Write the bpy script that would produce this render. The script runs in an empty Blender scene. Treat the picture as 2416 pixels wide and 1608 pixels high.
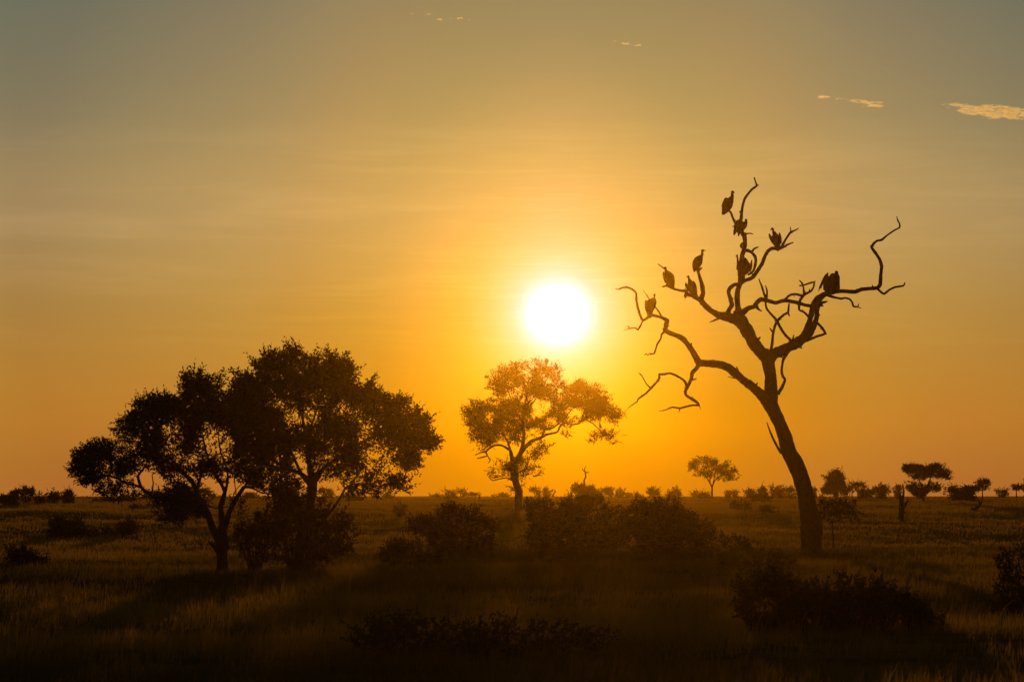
import bpy, bmesh, math, random
import numpy as np

# ------------------------------------------------------------------ camera, sky, sun, exposure
F = 8000.0            # focal length in full-size photo pixels
W0, H0 = 2416.0, 1608.0
CAMZ = 2.5
HORY = 1170.0         # eye-level row
SC = bpy.context.scene
COL = SC.collection
rng = np.random.default_rng(11)
EXPO = -0.74           # the photograph is exposed for the bright sky
GAIN = 2 ** -EXPO
random.seed(7)

cam_d = bpy.data.cameras.new('camera'); cam = bpy.data.objects.new('camera', cam_d); COL.objects.link(cam)
cam.location = (0, 0, CAMZ); cam.rotation_euler = (math.pi / 2, 0, 0)
cam_d.sensor_width = 36.0; cam_d.lens = F / W0 * 36.0
cam_d.shift_y = (HORY - H0 / 2) / W0
cam_d.clip_start = 0.5; cam_d.clip_end = 20000
cam_d.dof.use_dof = True; cam_d.dof.focus_distance = 160; cam_d.dof.aperture_fstop = 5.0
SC.camera = cam
SC.render.engine = 'CYCLES'; SC.cycles.use_adaptive_sampling = False; SC.cycles.use_denoising = True
SC.view_settings.view_transform = 'Standard'; SC.view_settings.look = 'None'
SC.view_settings.exposure = EXPO; SC.view_settings.gamma = 1.0

SUN = np.array([(1316 - W0 / 2) / F, 1.0, (HORY - 742) / F]); SUN /= np.linalg.norm(SUN)
SUN_EL = math.asin(SUN[2]); SUN_AZ = math.atan2(SUN[0], SUN[1])
SKY_STRENGTH = 0.05
SUNCOL = (1.0, 0.43, 0.08)

def smooth_stops(keys, vals, xs):
    """monotone-ish cubic resampling of a table"""
    keys = np.array(keys, float); vals = np.array(vals, float)
    d = np.diff(vals, axis=0) / np.diff(keys)[:, None]
    m = np.zeros_like(vals); m[0] = d[0]; m[-1] = d[-1]
    m[1:-1] = np.where(d[:-1] * d[1:] > 0, 2 * d[:-1] * d[1:] / (d[:-1] + d[1:] + 1e-12), 0.0)
    out = []
    for x in xs:
        x = min(max(x, keys[0]), keys[-1]); i = min(int(np.searchsorted(keys, x, side='right')) - 1, len(keys) - 2); i = max(i, 0)
        h = keys[i + 1] - keys[i]; t = (x - keys[i]) / h
        out.append(vals[i] * (2 * t**3 - 3 * t**2 + 1) + h * m[i] * (t**3 - 2 * t**2 + t) + vals[i + 1] * (3 * t**2 - 2 * t**3) + h * m[i + 1] * (t**3 - t**2))
    return np.maximum(np.array(out), 0)

# air brightness by elevation (deg) and round the sun (deg), linear rgb
EK = [-1.0, 0.0, 0.6, 1.3, 2.0, 3.0, 4.0, 5.0, 6.5, 8.5]
EV = [[0.262, 0.0690, 0.001], [0.264, 0.0710, 0.0], [0.272, 0.0900, 0.0], [0.318, 0.1190, 0.001], [0.302, 0.1330, 0.0076], [0.258, 0.1429, 0.0250], [0.2390, 0.1611, 0.0576], [0.222, 0.1700, 0.0802], [0.096, 0.1172, 0.0800], [0.012, 0.0790, 0.0830]]
TK = [0.0, 1.0, 1.7, 2.4, 3.2, 4.2, 5.4, 7.0, 8.8, 11.0, 20.0, 45.0]
TV = [[0.30, 0.24, 0.2475], [0.24, 0.160, 0.0700], [0.21, 0.1115, 0.004], [0.165, 0.080, 0.0], [0.120, 0.0600, 0.001], [0.140, 0.060, 0.0065], [0.1450, 0.072, 0.0189], [0.14, 0.0625, 0.0234], [0.125, 0.0594, 0.0236], [0.155, 0.1000, 0.0256], [0.04, 0.01, 0.01], [0, 0, 0]]
AK = [0.0, 1.5, 3.0, 5.0, 7.0, 9.0]          # brighter air above the sun, by bearing away from it
AV = [[0.285, 0.1514, 0.0318], [0.265, 0.1451, 0.0239], [0.235, 0.1250, 0.0165], [0.125, 0.0700, 0.0090], [0.0558, 0.0433, 0.0034], [0, 0, 0]]
NK = [0.0, 0.38, 0.46, 0.54, 0.62, 0.75, 0.9, 1.1, 1.4, 1.8, 45.0]
NV = [[2, 2, 2], [1.3, 1.2, 1.4], [0.7, 0.6, 0.98], [0.3, 0.28, 0.72], [0.1, 0.13, 0.50], [0.03, 0.05, 0.28], [0.01, 0.03, 0.16], [0.0, 0.01, 0.07], [0, 0.0, 0.02], [0, 0, 0], [0, 0, 0]]

w = bpy.data.worlds.new('World'); SC.world = w; w.use_nodes = True
nt = w.node_tree; nt.nodes.clear()
N = nt.nodes.new; LK = nt.links.new
def math_node(op, a=None, b=None, c=None, tree=None):
    n = (tree or nt).nodes.new('ShaderNodeMath'); n.operation = op
    for i, v in enumerate((a, b, c)):
        if v is None: continue
        if isinstance(v, (int, float)): n.inputs[i].default_value = v
        else: (tree or nt).links.new(v, n.inputs[i])
    return n.outputs[0]
def ramp(fac, pos, cols, scale):
    r = N('ShaderNodeValToRGB'); r.color_ramp.interpolation = 'LINEAR'; el = r.color_ramp.elements
    while len(el) > 1: el.remove(el[0])
    el[0].position = float(pos[0]); el[0].color = [float(c) / scale for c in cols[0]] + [1]
    for p, c in zip(pos[1:], cols[1:]):
        e = el.new(float(p)); e.color = [float(v) / scale for v in c] + [1]
    LK(fac, r.inputs[0]); m = N('ShaderNodeVectorMath'); m.operation = 'SCALE'; LK(r.outputs[0], m.inputs[0]); m.inputs['Scale'].default_value = scale
    return m.outputs[0]
tc = N('ShaderNodeTexCoord'); gen = tc.outputs['Generated']
nrm = N('ShaderNodeVectorMath'); nrm.operation = 'NORMALIZE'; LK(gen, nrm.inputs[0]); gen = nrm.outputs[0]
sep = N('ShaderNodeSeparateXYZ'); LK(gen, sep.inputs[0])
sub = N('ShaderNodeVectorMath'); sub.operation = 'SUBTRACT'; LK(gen, sub.inputs[0]); sub.inputs[1].default_value = SUN.tolist()
mul = N('ShaderNodeVectorMath'); mul.operation = 'MULTIPLY'; LK(sub.outputs[0], mul.inputs[0]); mul.inputs[1].default_value = (1, 1, 1.07)
ln = N('ShaderNodeVectorMath'); ln.operation = 'LENGTH'; LK(mul.outputs[0], ln.inputs[0])
theta = math_node('MULTIPLY', ln.outputs['Value'], 180 / math.pi)          # degrees from the sun
elev = math_node('MULTIPLY', math_node('ARCSINE', sep.outputs[2]), 180 / math.pi)
nx_ = np.array([0, .3, .38, .42, .46, .5, .54, .58, .62, .68, .75, .82, .9, 1.0, 1.1, 1.25, 1.4, 1.6, 1.8, 2.2])
disc = ramp(math_node('DIVIDE', theta, 2.2), nx_ / 2.2, smooth_stops(NK, NV, nx_), 2.0)
# the wide aureole is taller above the sun than beside it
up = math_node('GREATER_THAN', sep.outputs[2], float(SUN[2])); vz = math_node('SUBTRACT', 1.0, math_node('MULTIPLY', up, 0.32))
sp2 = N('ShaderNodeSeparateXYZ'); LK(sub.outputs[0], sp2.inputs[0]); cb = N('ShaderNodeCombineXYZ'); LK(sp2.outputs[0], cb.inputs[0]); LK(sp2.outputs[1], cb.inputs[1]); LK(math_node('MULTIPLY', sp2.outputs[2], vz), cb.inputs[2])
l2 = N('ShaderNodeVectorMath'); l2.operation = 'LENGTH'; LK(cb.outputs[0], l2.inputs[0]); theta2 = math_node('MULTIPLY', l2.outputs['Value'], 180 / math.pi)
tx = np.array([0, .35, .7, 1.0, 1.25, 1.5, 1.75, 2.0, 2.25, 2.5, 2.8, 3.1, 3.4, 3.7, 4.1, 4.5, 5, 5.5, 6, 6.5, 7.2, 8, 8.8, 9.8, 11, 14, 20, 30, 45])
tf = math_node('POWER', math_node('DIVIDE', theta2, 45.0), 0.5)
glow = ramp(tf, np.sqrt(tx / 45.0), smooth_stops(TK, TV, tx), 1.0)
ex = np.linspace(-1, 8.5, 31)
ef = math_node('DIVIDE', math_node('ADD', elev, 1.0), 9.5)
air = ramp(ef, (ex + 1) / 9.5, smooth_stops(EK, EV, ex), 1.0)
# thin cirrus veils: long streaks, brighter where the sun is behind them
mp = N('ShaderNodeMapping'); mp.inputs['Scale'].default_value = (11, 11, 120); mp.inputs['Rotation'].default_value = (0, math.radians(2.0), 0); LK(gen, mp.inputs[0])
nz = N('ShaderNodeTexNoise'); nz.inputs['Scale'].default_value = 1.0; nz.inputs['Detail'].default_value = 5; nz.inputs['Roughness'].default_value = 0.55; nz.inputs['Distortion'].default_value = 0.6; LK(mp.outputs[0], nz.inputs['Vector'])
mr = N('ShaderNodeMapRange'); mr.inputs['From Min'].default_value = 0.48; mr.inputs['From Max'].default_value = 0.74; mr.inputs['To Min'].default_value = 0.0; mr.inputs['To Max'].default_value = 1.0; LK(nz.outputs['Fac'], mr.inputs[0])
band = N('ShaderNodeMapRange'); band.interpolation_type = 'SMOOTHSTEP'; band.inputs['From Min'].default_value = 1.2; band.inputs['From Max'].default_value = 4.0; LK(elev, band.inputs[0])
band2 = N('ShaderNodeMapRange'); band2.interpolation_type = 'SMOOTHSTEP'; band2.inputs['From Min'].default_value = 7.2; band2.inputs['From Max'].default_value = 5.2; LK(elev, band2.inputs[0])
cir = math_node('MULTIPLY', math_node('MULTIPLY', mr.outputs[0], band.outputs[0]), band2.outputs[0])
cir = math_node('ADD', math_node('MULTIPLY', cir, 0.13), 1.0)
add = N('ShaderNodeVectorMath'); add.operation = 'ADD'; LK(air, add.inputs[0]); LK(glow, add.inputs[1])
add2 = N('ShaderNodeVectorMath'); add2.operation = 'ADD'; LK(add.outputs[0], add2.inputs[0]); LK(disc, add2.inputs[1])
scl = N('ShaderNodeVectorMath'); scl.operation = 'SCALE'; LK(add2.outputs[0], scl.inputs[0]); 
bear = math_node('DIVIDE', math_node('ABSOLUTE', math_node('MULTIPLY', math_node('SUBTRACT', sep.outputs[0], float(SUN[0])), 180 / math.pi)), 9.0)
bx_ = np.linspace(0, 9, 25); pil = ramp(bear, bx_ / 9.0, smooth_stops(AK, AV, bx_), 1.0)
pe = N('ShaderNodeMapRange'); pe.interpolation_type = 'SMOOTHSTEP'; pe.inputs['From Min'].default_value = 0.7; pe.inputs['From Max'].default_value = 4.3; LK(elev, pe.inputs[0])
ps = N('ShaderNodeVectorMath'); ps.operation = 'SCALE'; LK(pil, ps.inputs[0]); pf = N('ShaderNodeMapRange'); pf.inputs['From Min'].default_value = 6.0; pf.inputs['From Max'].default_value = 8.6; pf.inputs['To Min'].default_value = 1.0; pf.inputs['To Max'].default_value = 0.62; LK(elev, pf.inputs[0])
LK(math_node('MULTIPLY', pe.outputs[0], pf.outputs[0]), ps.inputs['Scale'])
add3 = N('ShaderNodeVectorMath'); add3.operation = 'ADD'; LK(add2.outputs[0], add3.inputs[0]); LK(ps.outputs[0], add3.inputs[1]); LK(add3.outputs[0], scl.inputs[0])
mp2 = N('ShaderNodeMapping'); mp2.inputs['Scale'].default_value = (26, 26, 620); mp2.inputs['Rotation'].default_value = (0, math.radians(-1.2), 0); LK(gen, mp2.inputs[0])
nz2 = N('ShaderNodeTexNoise'); nz2.inputs['Scale'].default_value = 1.0; nz2.inputs['Detail'].default_value = 4; nz2.inputs['Distortion'].default_value = 1.0; LK(mp2.outputs[0], nz2.inputs['Vector'])
mr2 = N('ShaderNodeMapRange'); mr2.inputs['From Min'].default_value = 0.5; mr2.inputs['From Max'].default_value = 0.85; LK(nz2.outputs['Fac'], mr2.inputs[0])
b3 = N('ShaderNodeMapRange'); b3.interpolation_type = 'SMOOTHSTEP'; b3.inputs['From Min'].default_value = 7.0; b3.inputs['From Max'].default_value = 2.0; LK(theta, b3.inputs[0])
cir = math_node('ADD', cir, math_node('MULTIPLY', math_node('MULTIPLY', mr2.outputs[0], math_node('MULTIPLY', band.outputs[0], band2.outputs[0])), math_node('ADD', math_node('MULTIPLY', b3.outputs[0], 0.10), 0.015)))
ta = np.linspace(-1, 8.5, 20); tr_ = [math.exp(2.5e-4 * min(760.0, 15 / max(math.radians(e), 1e-3))) / 1.25 for e in ta]
haze_offset = ramp(ef, (ta + 1) / 9.5, [[v * 1.25] * 3 for v in tr_], 1.25)          # brighter band low down, to offset what the haze volume absorbs
lsep = N('ShaderNodeSeparateXYZ'); LK(haze_offset, lsep.inputs[0])
LK(math_node('MULTIPLY', math_node('MULTIPLY', cir, lsep.outputs[0]), 1.0), scl.inputs['Scale'])
sky = N('ShaderNodeTexSky'); sky.sky_type = 'NISHITA'; sky.sun_disc = False; sky.sun_elevation = SUN_EL; sky.sun_rotation = SUN_AZ
sky.air_density = 1.5; sky.dust_density = 4.0; sky.ozone_density = 1.0
bg1 = N('ShaderNodeBackground'); LK(scl.outputs[0], bg1.inputs[0]); bg1.inputs[1].default_value = GAIN
bg2 = N('ShaderNodeBackground'); LK(sky.outputs[0], bg2.inputs[0]); bg2.inputs[1].default_value = SKY_STRENGTH
wm = N('ShaderNodeMapRange'); wm.interpolation_type = 'SMOOTHSTEP'; wm.inputs['From Min'].default_value = 12; wm.inputs['From Max'].default_value = 34; LK(theta, wm.inputs[0])
mixs = N('ShaderNodeMixShader'); LK(wm.outputs[0], mixs.inputs[0]); LK(bg1.outputs[0], mixs.inputs[1]); LK(bg2.outputs[0], mixs.inputs[2])
out = N('ShaderNodeOutputWorld'); LK(mixs.outputs[0], out.inputs[0])

sd = bpy.data.lights.new('sun', 'SUN'); sd.energy = 2.0; sd.color = SUNCOL; sd.angle = math.radians(0.53)
sun = bpy.data.objects.new('sun', sd); COL.objects.link(sun)
from mathutils import Vector
sun.rotation_euler = Vector((-SUN).tolist()).to_track_quat('-Z', 'Y').to_euler()

# ------------------------------------------------------------------ helpers
def mat(name, base, rough=0.9, trans=None, var=0.35, scale=6.0, bump=0.0, spec=0.15):
    m = bpy.data.materials.new(name); m.use_nodes = True; t = m.node_tree; t.nodes.clear()
    o = t.nodes.new('ShaderNodeOutputMaterial'); p = t.nodes.new('ShaderNodeBsdfPrincipled')
    g = t.nodes.new('ShaderNodeTexCoord'); n = t.nodes.new('ShaderNodeTexNoise'); n.inputs['Scale'].default_value = scale; n.inputs['Detail'].default_value = 5
    t.links.new(g.outputs['Object'], n.inputs['Vector'])
    r = t.nodes.new('ShaderNodeValToRGB'); e = r.color_ramp.elements
    e[0].position = 0.3; e[1].position = 0.72
    e[0].color = [c * (1 - var) for c in base] + [1]; e[1].color = [min(1, c * (1 + var)) for c in base] + [1]
    t.links.new(n.outputs['Fac'], r.inputs[0]); t.links.new(r.outputs[0], p.inputs['Base Color'])
    p.inputs['Roughness'].default_value = rough; p.inputs['Specular IOR Level'].default_value = spec
    if bump:
        b = t.nodes.new('ShaderNodeBump'); b.inputs['Strength'].default_value = bump; b.inputs['Distance'].default_value = 0.03
        t.links.new(n.outputs['Fac'], b.inputs['Height']); t.links.new(b.outputs[0], p.inputs['Normal'])
    if trans:
        tr = t.nodes.new('ShaderNodeBsdfTranslucent'); tr.inputs[0].default_value = list(trans[0]) + [1]
        mx = t.nodes.new('ShaderNodeMixShader'); mx.inputs[0].default_value = trans[1]
        t.links.new(p.outputs[0], mx.inputs[1]); t.links.new(tr.outputs[0], mx.inputs[2]); t.links.new(mx.outputs[0], o.inputs[0])
    else: t.links.new(p.outputs[0], o.inputs[0])
    return m
M_BARK = mat('weathered_bark', (0.10, 0.065, 0.04), scale=9, bump=0.8)
M_DEADWOOD = mat('weathered_deadwood', (0.085, 0.055, 0.035), scale=9, bump=0.8)
M_LEAF = mat('leaf_green', (0.05, 0.055, 0.02), trans=((0.07, 0.06, 0.015), 0.25), scale=1.2)
M_THORN = mat('thornbush_leaf', (0.055, 0.055, 0.022), trans=((0.06, 0.05, 0.012), 0.22), scale=1.2)
M_GRASS = mat('dry_grass', (0.20, 0.14, 0.022), trans=((0.38, 0.25, 0.035), 0.55), var=0.5, scale=0.25, spec=0.0)
def dark_patches(m, dark, scale, lo, hi, off):
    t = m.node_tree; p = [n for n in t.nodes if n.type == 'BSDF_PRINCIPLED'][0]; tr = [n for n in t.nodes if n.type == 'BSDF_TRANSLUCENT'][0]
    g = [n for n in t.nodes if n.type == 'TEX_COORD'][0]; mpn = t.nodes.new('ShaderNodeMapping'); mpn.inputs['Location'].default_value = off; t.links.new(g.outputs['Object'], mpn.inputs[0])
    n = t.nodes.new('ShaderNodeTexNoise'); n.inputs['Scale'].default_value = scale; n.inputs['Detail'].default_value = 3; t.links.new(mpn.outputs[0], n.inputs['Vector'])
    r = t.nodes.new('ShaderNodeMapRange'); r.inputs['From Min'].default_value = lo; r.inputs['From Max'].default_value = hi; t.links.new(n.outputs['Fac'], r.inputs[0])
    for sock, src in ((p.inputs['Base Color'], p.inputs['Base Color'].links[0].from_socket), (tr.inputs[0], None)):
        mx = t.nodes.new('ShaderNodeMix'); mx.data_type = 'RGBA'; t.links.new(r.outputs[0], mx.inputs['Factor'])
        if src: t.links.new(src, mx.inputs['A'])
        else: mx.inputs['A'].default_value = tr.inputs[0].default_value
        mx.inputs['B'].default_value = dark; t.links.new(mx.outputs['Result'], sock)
dark_patches(M_GRASS, (0.075, 0.07, 0.015, 1), 0.035, 0.42, 0.62, (5.0, 90.0, 0.0))  # darker olive noise patches, offset so the right side comes out darker
M_GRASS_FAR = mat('far_grass', (0.24, 0.165, 0.03), trans=((0.42, 0.27, 0.04), 0.55), var=0.45, scale=0.06, spec=0.0)  # paler version of the grass colour for the far bands
M_SOIL = mat('soil', (0.12, 0.08, 0.025), var=0.5, scale=0.4, bump=0.3, spec=0.0, rough=1.0)
M_FEATHER = mat('vulture_plumage', (0.07, 0.05, 0.035), scale=14, bump=0.3, var=0.5)
M_CLOUD = mat('cloud_vapour', (0.85, 0.85, 0.85), rough=1, trans=((0.95, 0.95, 0.95), 0.6), var=0.05, spec=0)

def mesh_obj(name, V, Fc, m, parent=None, smooth=True):
    """V (n,3), Fc (k,3) or (k,4) array (or list of such arrays) -> one mesh object"""
    me = bpy.data.meshes.new(name)
    if not isinstance(Fc, list): Fc = [Fc]
    Fc = [np.asarray(f, np.int32) for f in Fc if len(f)]
    V = np.asarray(V, np.float32)
    me.vertices.add(len(V)); me.vertices.foreach_set('co', V.ravel())
    loops = np.concatenate([f.ravel() for f in Fc]); sizes = np.concatenate([np.full(len(f), f.shape[1], np.int32) for f in Fc])
    starts = np.concatenate([[0], np.cumsum(sizes)[:-1]]).astype(np.int32)
    me.loops.add(len(loops)); me.loops.foreach_set('vertex_index', loops)
    me.polygons.add(len(sizes)); me.polygons.foreach_set('loop_start', starts)
    if smooth: me.polygons.foreach_set('use_smooth', np.ones(len(sizes), bool))
    me.update(calc_edges=True); me.validate()
    me.materials.append(m)
    o = bpy.data.objects.new(name, me); COL.objects.link(o)
    if parent is not None:
        o.parent = parent; o.matrix_parent_inverse = parent.matrix_world.inverted()
    return o
def tag(o, label=None, cat=None, group=None, kind=None):
    if label: o['label'] = label
    if cat: o['category'] = cat
    if group: o['group'] = group
    if kind: o['kind'] = kind
    return o
def empty(name, loc, label, cat, group=None):
    o = bpy.data.objects.new(name, None); COL.objects.link(o); o.location = [float(c) for c in loc]; o.empty_display_size = 0.5
    bpy.context.view_layer.update()
    return tag(o, label, cat, group)

# terrain: flat near the viewer, rising very gently to a low crest
PD = np.array([0, 40, 100, 140, 150, 165, 180, 200, 230, 300, 400, 500, 650, 770])
PH = np.array([0, 0, 0.0, 0.02, 0.12, 0.48, 0.92, 1.46, 1.80, 2.12, 2.25, 2.32, 2.35, 2.37])
def wav(x, y):
    return 0.05 * (np.sin(x * 0.31 + y * 0.11) + np.sin(x * 0.13 - y * 0.23 + 1.3) + 0.6 * np.sin(x * 0.71 + y * 0.53 + 2.1))
def hgt(x, y):
    return np.interp(y, PD, PH) + wav(x, y) * np.clip(y / 60, 0.3, 1.0)
def pt(px, py, D):
    return np.array([(px - W0 / 2) / F * D, D, CAMZ + (HORY - py) / F * D])
def d_at(py):
    """distance at which the ground shows on photo row py"""
    ds = np.linspace(30, 640, 2000); rows = HORY + (CAMZ - np.interp(ds, PD, PH)) * F / ds
    ok = np.where(rows <= py)[0]
    return float(ds[ok[0]]) if len(ok) else 620.0
FR = {'A': (1400, 380, 2.904), 'B': (1440, 620, 4.1275), 'C': (1680, 400, 3.408), 'T': (1660, 780, 2.8), 'L': (150, 780, 2.589),
      'M': (1060, 820, 3.92), 'R': (1900, 1060, 4.566), 'K': (1200, 1060, 3.366), 'W': (0, 1100, 4.207), 'N': (500, 1080, 2.945), 'P': (0, 0, 1.0)}
def fp(fr, pts):
    ox, oy, s = FR[fr] if isinstance(fr, str) else fr
    a = np.array(pts, float); a[:, 0] = ox + a[:, 0] / s; a[:, 1] = oy + a[:, 1] / s
    if a.shape[1] > 2: a[:, 2] /= s
    return a

def catmull(P, step):
    P = np.asarray(P, float); out = []
    n = len(P)
    for i in range(n - 1):
        p0 = P[max(i - 1, 0)]; p1 = P[i]; p2 = P[i + 1]; p3 = P[min(i + 2, n - 1)]
        k = max(2, int(np.ceil(np.linalg.norm((p2 - p1)[:3]) / step)))
        for j in range(k):
            t = j / k
            out.append(0.5 * ((2 * p1) + (-p0 + p2) * t + (2 * p0 - 5 * p1 + 4 * p2 - p3) * t * t + (-p0 + 3 * p1 - 3 * p2 + p3) * t**3) * 0.5 + (p1 + (p2 - p1) * t) * 0.5)
    out.append(P[-1]); return np.array(out)
class MB:
    def __init__(s): s.V = []; s.Q = []; s.T = []; s.n = 0
    def tube(s, P, n=8, step=0.12, rough=0.08, cap=True):
        """P (k,4): x y z r"""
        P = catmull(P, step); k = len(P)
        r = np.maximum(P[:, 3], 0.004)
        if rough:
            nz_ = rng.normal(0, 1, k + 4); nz_ = np.convolve(nz_, [.25, .5, .25, .2, .1], 'valid')[:k]
            r = r * (1 + rough * nz_)
        d = np.gradient(P[:, :3], axis=0); d /= np.linalg.norm(d, axis=1)[:, None] + 1e-9
        a = np.cross(d, [0.13, 1.0, 0.21]); a /= np.linalg.norm(a, axis=1)[:, None] + 1e-9
        b = np.cross(d, a)
        th = np.linspace(0, 2 * np.pi, n, endpoint=False)
        jit = 1 + (rough * 0.7) * rng.normal(0, 1, (k, n)) if rough else np.ones((k, n))
        ring = P[:, None, :3] + (r[:, None, None] * jit[:, :, None]) * (np.cos(th)[None, :, None] * a[:, None, :] + np.sin(th)[None, :, None] * b[:, None, :])
        base = s.n; s.V.append(ring.reshape(-1, 3)); s.n += k * n
        i = np.arange(k - 1)[:, None] * n; j = np.arange(n)[None, :]; j2 = (j + 1) % n
        s.Q.append(np.stack([base + i + j, base + i + j2, base + i + n + j2, base + i + n + j], -1).reshape(-1, 4))
        if cap:
            for e, sg in ((0, -1), (k - 1, 1)):
                s.V.append((P[e, :3] + sg * d[e] * r[e] * 0.6)[None]); c = s.n; s.n += 1
                o = base + e * n
                s.T.append(np.array([[c, o + (q + 1) % n, o + q] if sg < 0 else [c, o + q, o + (q + 1) % n] for q in range(n)]))
    def build(s, name, m, parent=None):
        return mesh_obj(name, np.concatenate(s.V), [np.concatenate(s.Q)] + ([np.concatenate(s.T)] if s.T else []), m, parent)

class Skeleton:
    """limbs traced as outline centre lines, each given its own depth so that the tree is round"""
    def __init__(s, D): s.D = D; s.pts = []      # rows: px, py, Y
    def depth_at(s, px, py):
        if not s.pts: return s.D
        a = np.array(s.pts); return float(a[np.argmin((a[:, 0] - px)**2 + (a[:, 1] - py)**2), 2])
    def limb(s, fr, pts, slope=0.0, wob=0.25, tie=False):
        a = fp(fr, pts); y0 = s.depth_at(a[0, 0], a[0, 1]); y1 = s.depth_at(a[-1, 0], a[-1, 1])
        seg = np.r_[0, np.cumsum(np.hypot(np.diff(a[:, 0]), np.diff(a[:, 1])))] / F * s.D
        w_ = np.cumsum(rng.normal(0, wob, len(a)) * np.r_[0, np.diff(seg)])
        Y = y0 + slope * seg + w_
        if tie:
            t = seg / seg[-1]; Y = Y + (y1 - Y[-1]) * t
        P = np.array([np.r_[pt(x, y, Yi), r / F * Yi] for (x, y, r), Yi in zip(a, Y)])
        for i in range(len(a) - 1):
            for t in np.linspace(0, 1, 6)[:-1]:
                s.pts.append((a[i, 0] * (1 - t) + a[i + 1, 0] * t, a[i, 1] * (1 - t) + a[i + 1, 1] * t, Y[i] * (1 - t) + Y[i + 1] * t))
        s.pts.append((a[-1, 0], a[-1, 1], Y[-1]))
        return P
    def world(s):
        a = np.array(s.pts); return np.stack([(a[:, 0] - W0 / 2) / F * a[:, 2], a[:, 2], CAMZ + (HORY - a[:, 1]) / F * a[:, 2]], 1)

# ------------------------------------------------------------------ the setting: ground
def build_ground():
    ys = np.concatenate([np.linspace(-15, 40, 12), np.linspace(42, 260, 150), np.linspace(264, 765, 140)])
    V = []; nx = 121
    for y in ys:
        hw = max(60, 0.151 * y * 1.25 + 60)
        hw = min(hw, 230)
        x = np.linspace(-hw, hw, nx); V.append(np.stack([x, np.full(nx, y), hgt(x, y)], 1))
    V = np.concatenate(V); i = (np.arange(len(ys) - 1)[:, None] * nx + np.arange(nx - 1)[None]).ravel()
    Q = np.stack([i, i + 1, i + nx + 1, i + nx], 1)
    tag(mesh_obj('ground', V, Q, M_SOIL), kind='structure')
build_ground()

# ------------------------------------------------------------------ grass
def vnoise(x, y, s, seed):
    r = np.random.default_rng(seed).random((128, 128)); u = x / s; v = y / s
    i = np.floor(u).astype(int); j = np.floor(v).astype(int); fu = u - i; fv = v - j; fu = fu * fu * (3 - 2 * fu); fv = fv * fv * (3 - 2 * fv)
    g = lambda a, b: r[a % 128, b % 128]
    return (g(i, j) * (1 - fu) + g(i + 1, j) * fu) * (1 - fv) + (g(i, j + 1) * (1 - fu) + g(i + 1, j + 1) * fu) * fv
def grass_band(d0, d1, dens, nb, hmin, hmax, width, spread, lean=0.35, margin=1.22, extra=3.0):
    hw = lambda d: 0.151 * d * margin + extra
    area = (hw(d0) + hw(d1)) * (d1 - d0)
    n = int(area * dens)
    u = rng.random(n * 2); y = d0 + (d1 - d0) * u; keep = rng.random(n * 2) < hw(y) / hw(d1); y = y[keep][:n]
    x = (rng.random(len(y)) * 2 - 1) * hw(y)
    pn = 0.6 * vnoise(x + 300, y, 7.0, 3) + 0.4 * vnoise(x + 300, y, 2.2, 4)
    keep = rng.random(len(y)) < np.clip(pn * 2.0 - 0.25, 0.12, 1); x = x[keep]; y = y[keep]; pn = pn[keep]
    H = (hmin + (hmax - hmin) * rng.random(len(x))) * (0.55 + 0.9 * pn)
    x = np.repeat(x, nb); y = np.repeat(y, nb); H = np.repeat(H, nb) * rng.uniform(0.5, 1.1, len(x)); m = len(x)
    a = rng.uniform(0, 2 * np.pi, m); bx = x + np.cos(a) * spread * rng.random(m); by = y + np.sin(a) * spread * rng.random(m); bz = hgt(bx, by) - 0.02
    la = rng.uniform(0, 2 * np.pi, m); L = H * lean * rng.random(m); lx = np.cos(la) * L + 0.08 * H; ly = np.sin(la) * L
    wa = rng.uniform(0, np.pi, m); wx = np.cos(wa) * width / 2 * rng.uniform(.6, 1.4, m); wy = np.sin(wa) * width / 2
    B = np.stack([bx, by, bz], 1); Wd = np.stack([wx, wy, np.zeros(m)], 1)
    mid = B + np.stack([lx * .35, ly * .35, H * .55], 1); tip = B + np.stack([lx, ly, H], 1)
    V = np.stack([B - Wd, B + Wd, mid - Wd * .8, mid + Wd * .8, tip], 1).reshape(-1, 3)
    o = np.arange(m)[:, None] * 5
    T = np.concatenate([o + [[0, 1, 3]], o + [[0, 3, 2]], o + [[2, 3, 4]]])
    return V, T
def grass_object(name, label, bands, m=M_GRASS):
    Vs, Ts, n = [], [], 0
    for b in bands:
        V, T = grass_band(*b); Vs.append(V); Ts.append(T + n); n += len(V)
    tag(mesh_obj(name, np.concatenate(Vs), np.concatenate(Ts), m, smooth=False), label, 'grass', kind='stuff')
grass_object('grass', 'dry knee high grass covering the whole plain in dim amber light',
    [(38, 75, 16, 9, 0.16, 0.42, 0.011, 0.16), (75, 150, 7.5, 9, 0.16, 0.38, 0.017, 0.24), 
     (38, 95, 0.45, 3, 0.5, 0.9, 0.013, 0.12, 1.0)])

grass_object('far_grassland', 'paler dry grass on the distant rise out to the horizon',
    [(150, 260, 5.0, 10, 0.12, 0.25, 0.030, 0.4), (260, 440, 1.0, 12, 0.09, 0.17, 0.07, 0.9), (440, 762, 0.3, 12, 0.06, 0.13, 0.12, 2.0)], M_GRASS_FAR)

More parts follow.
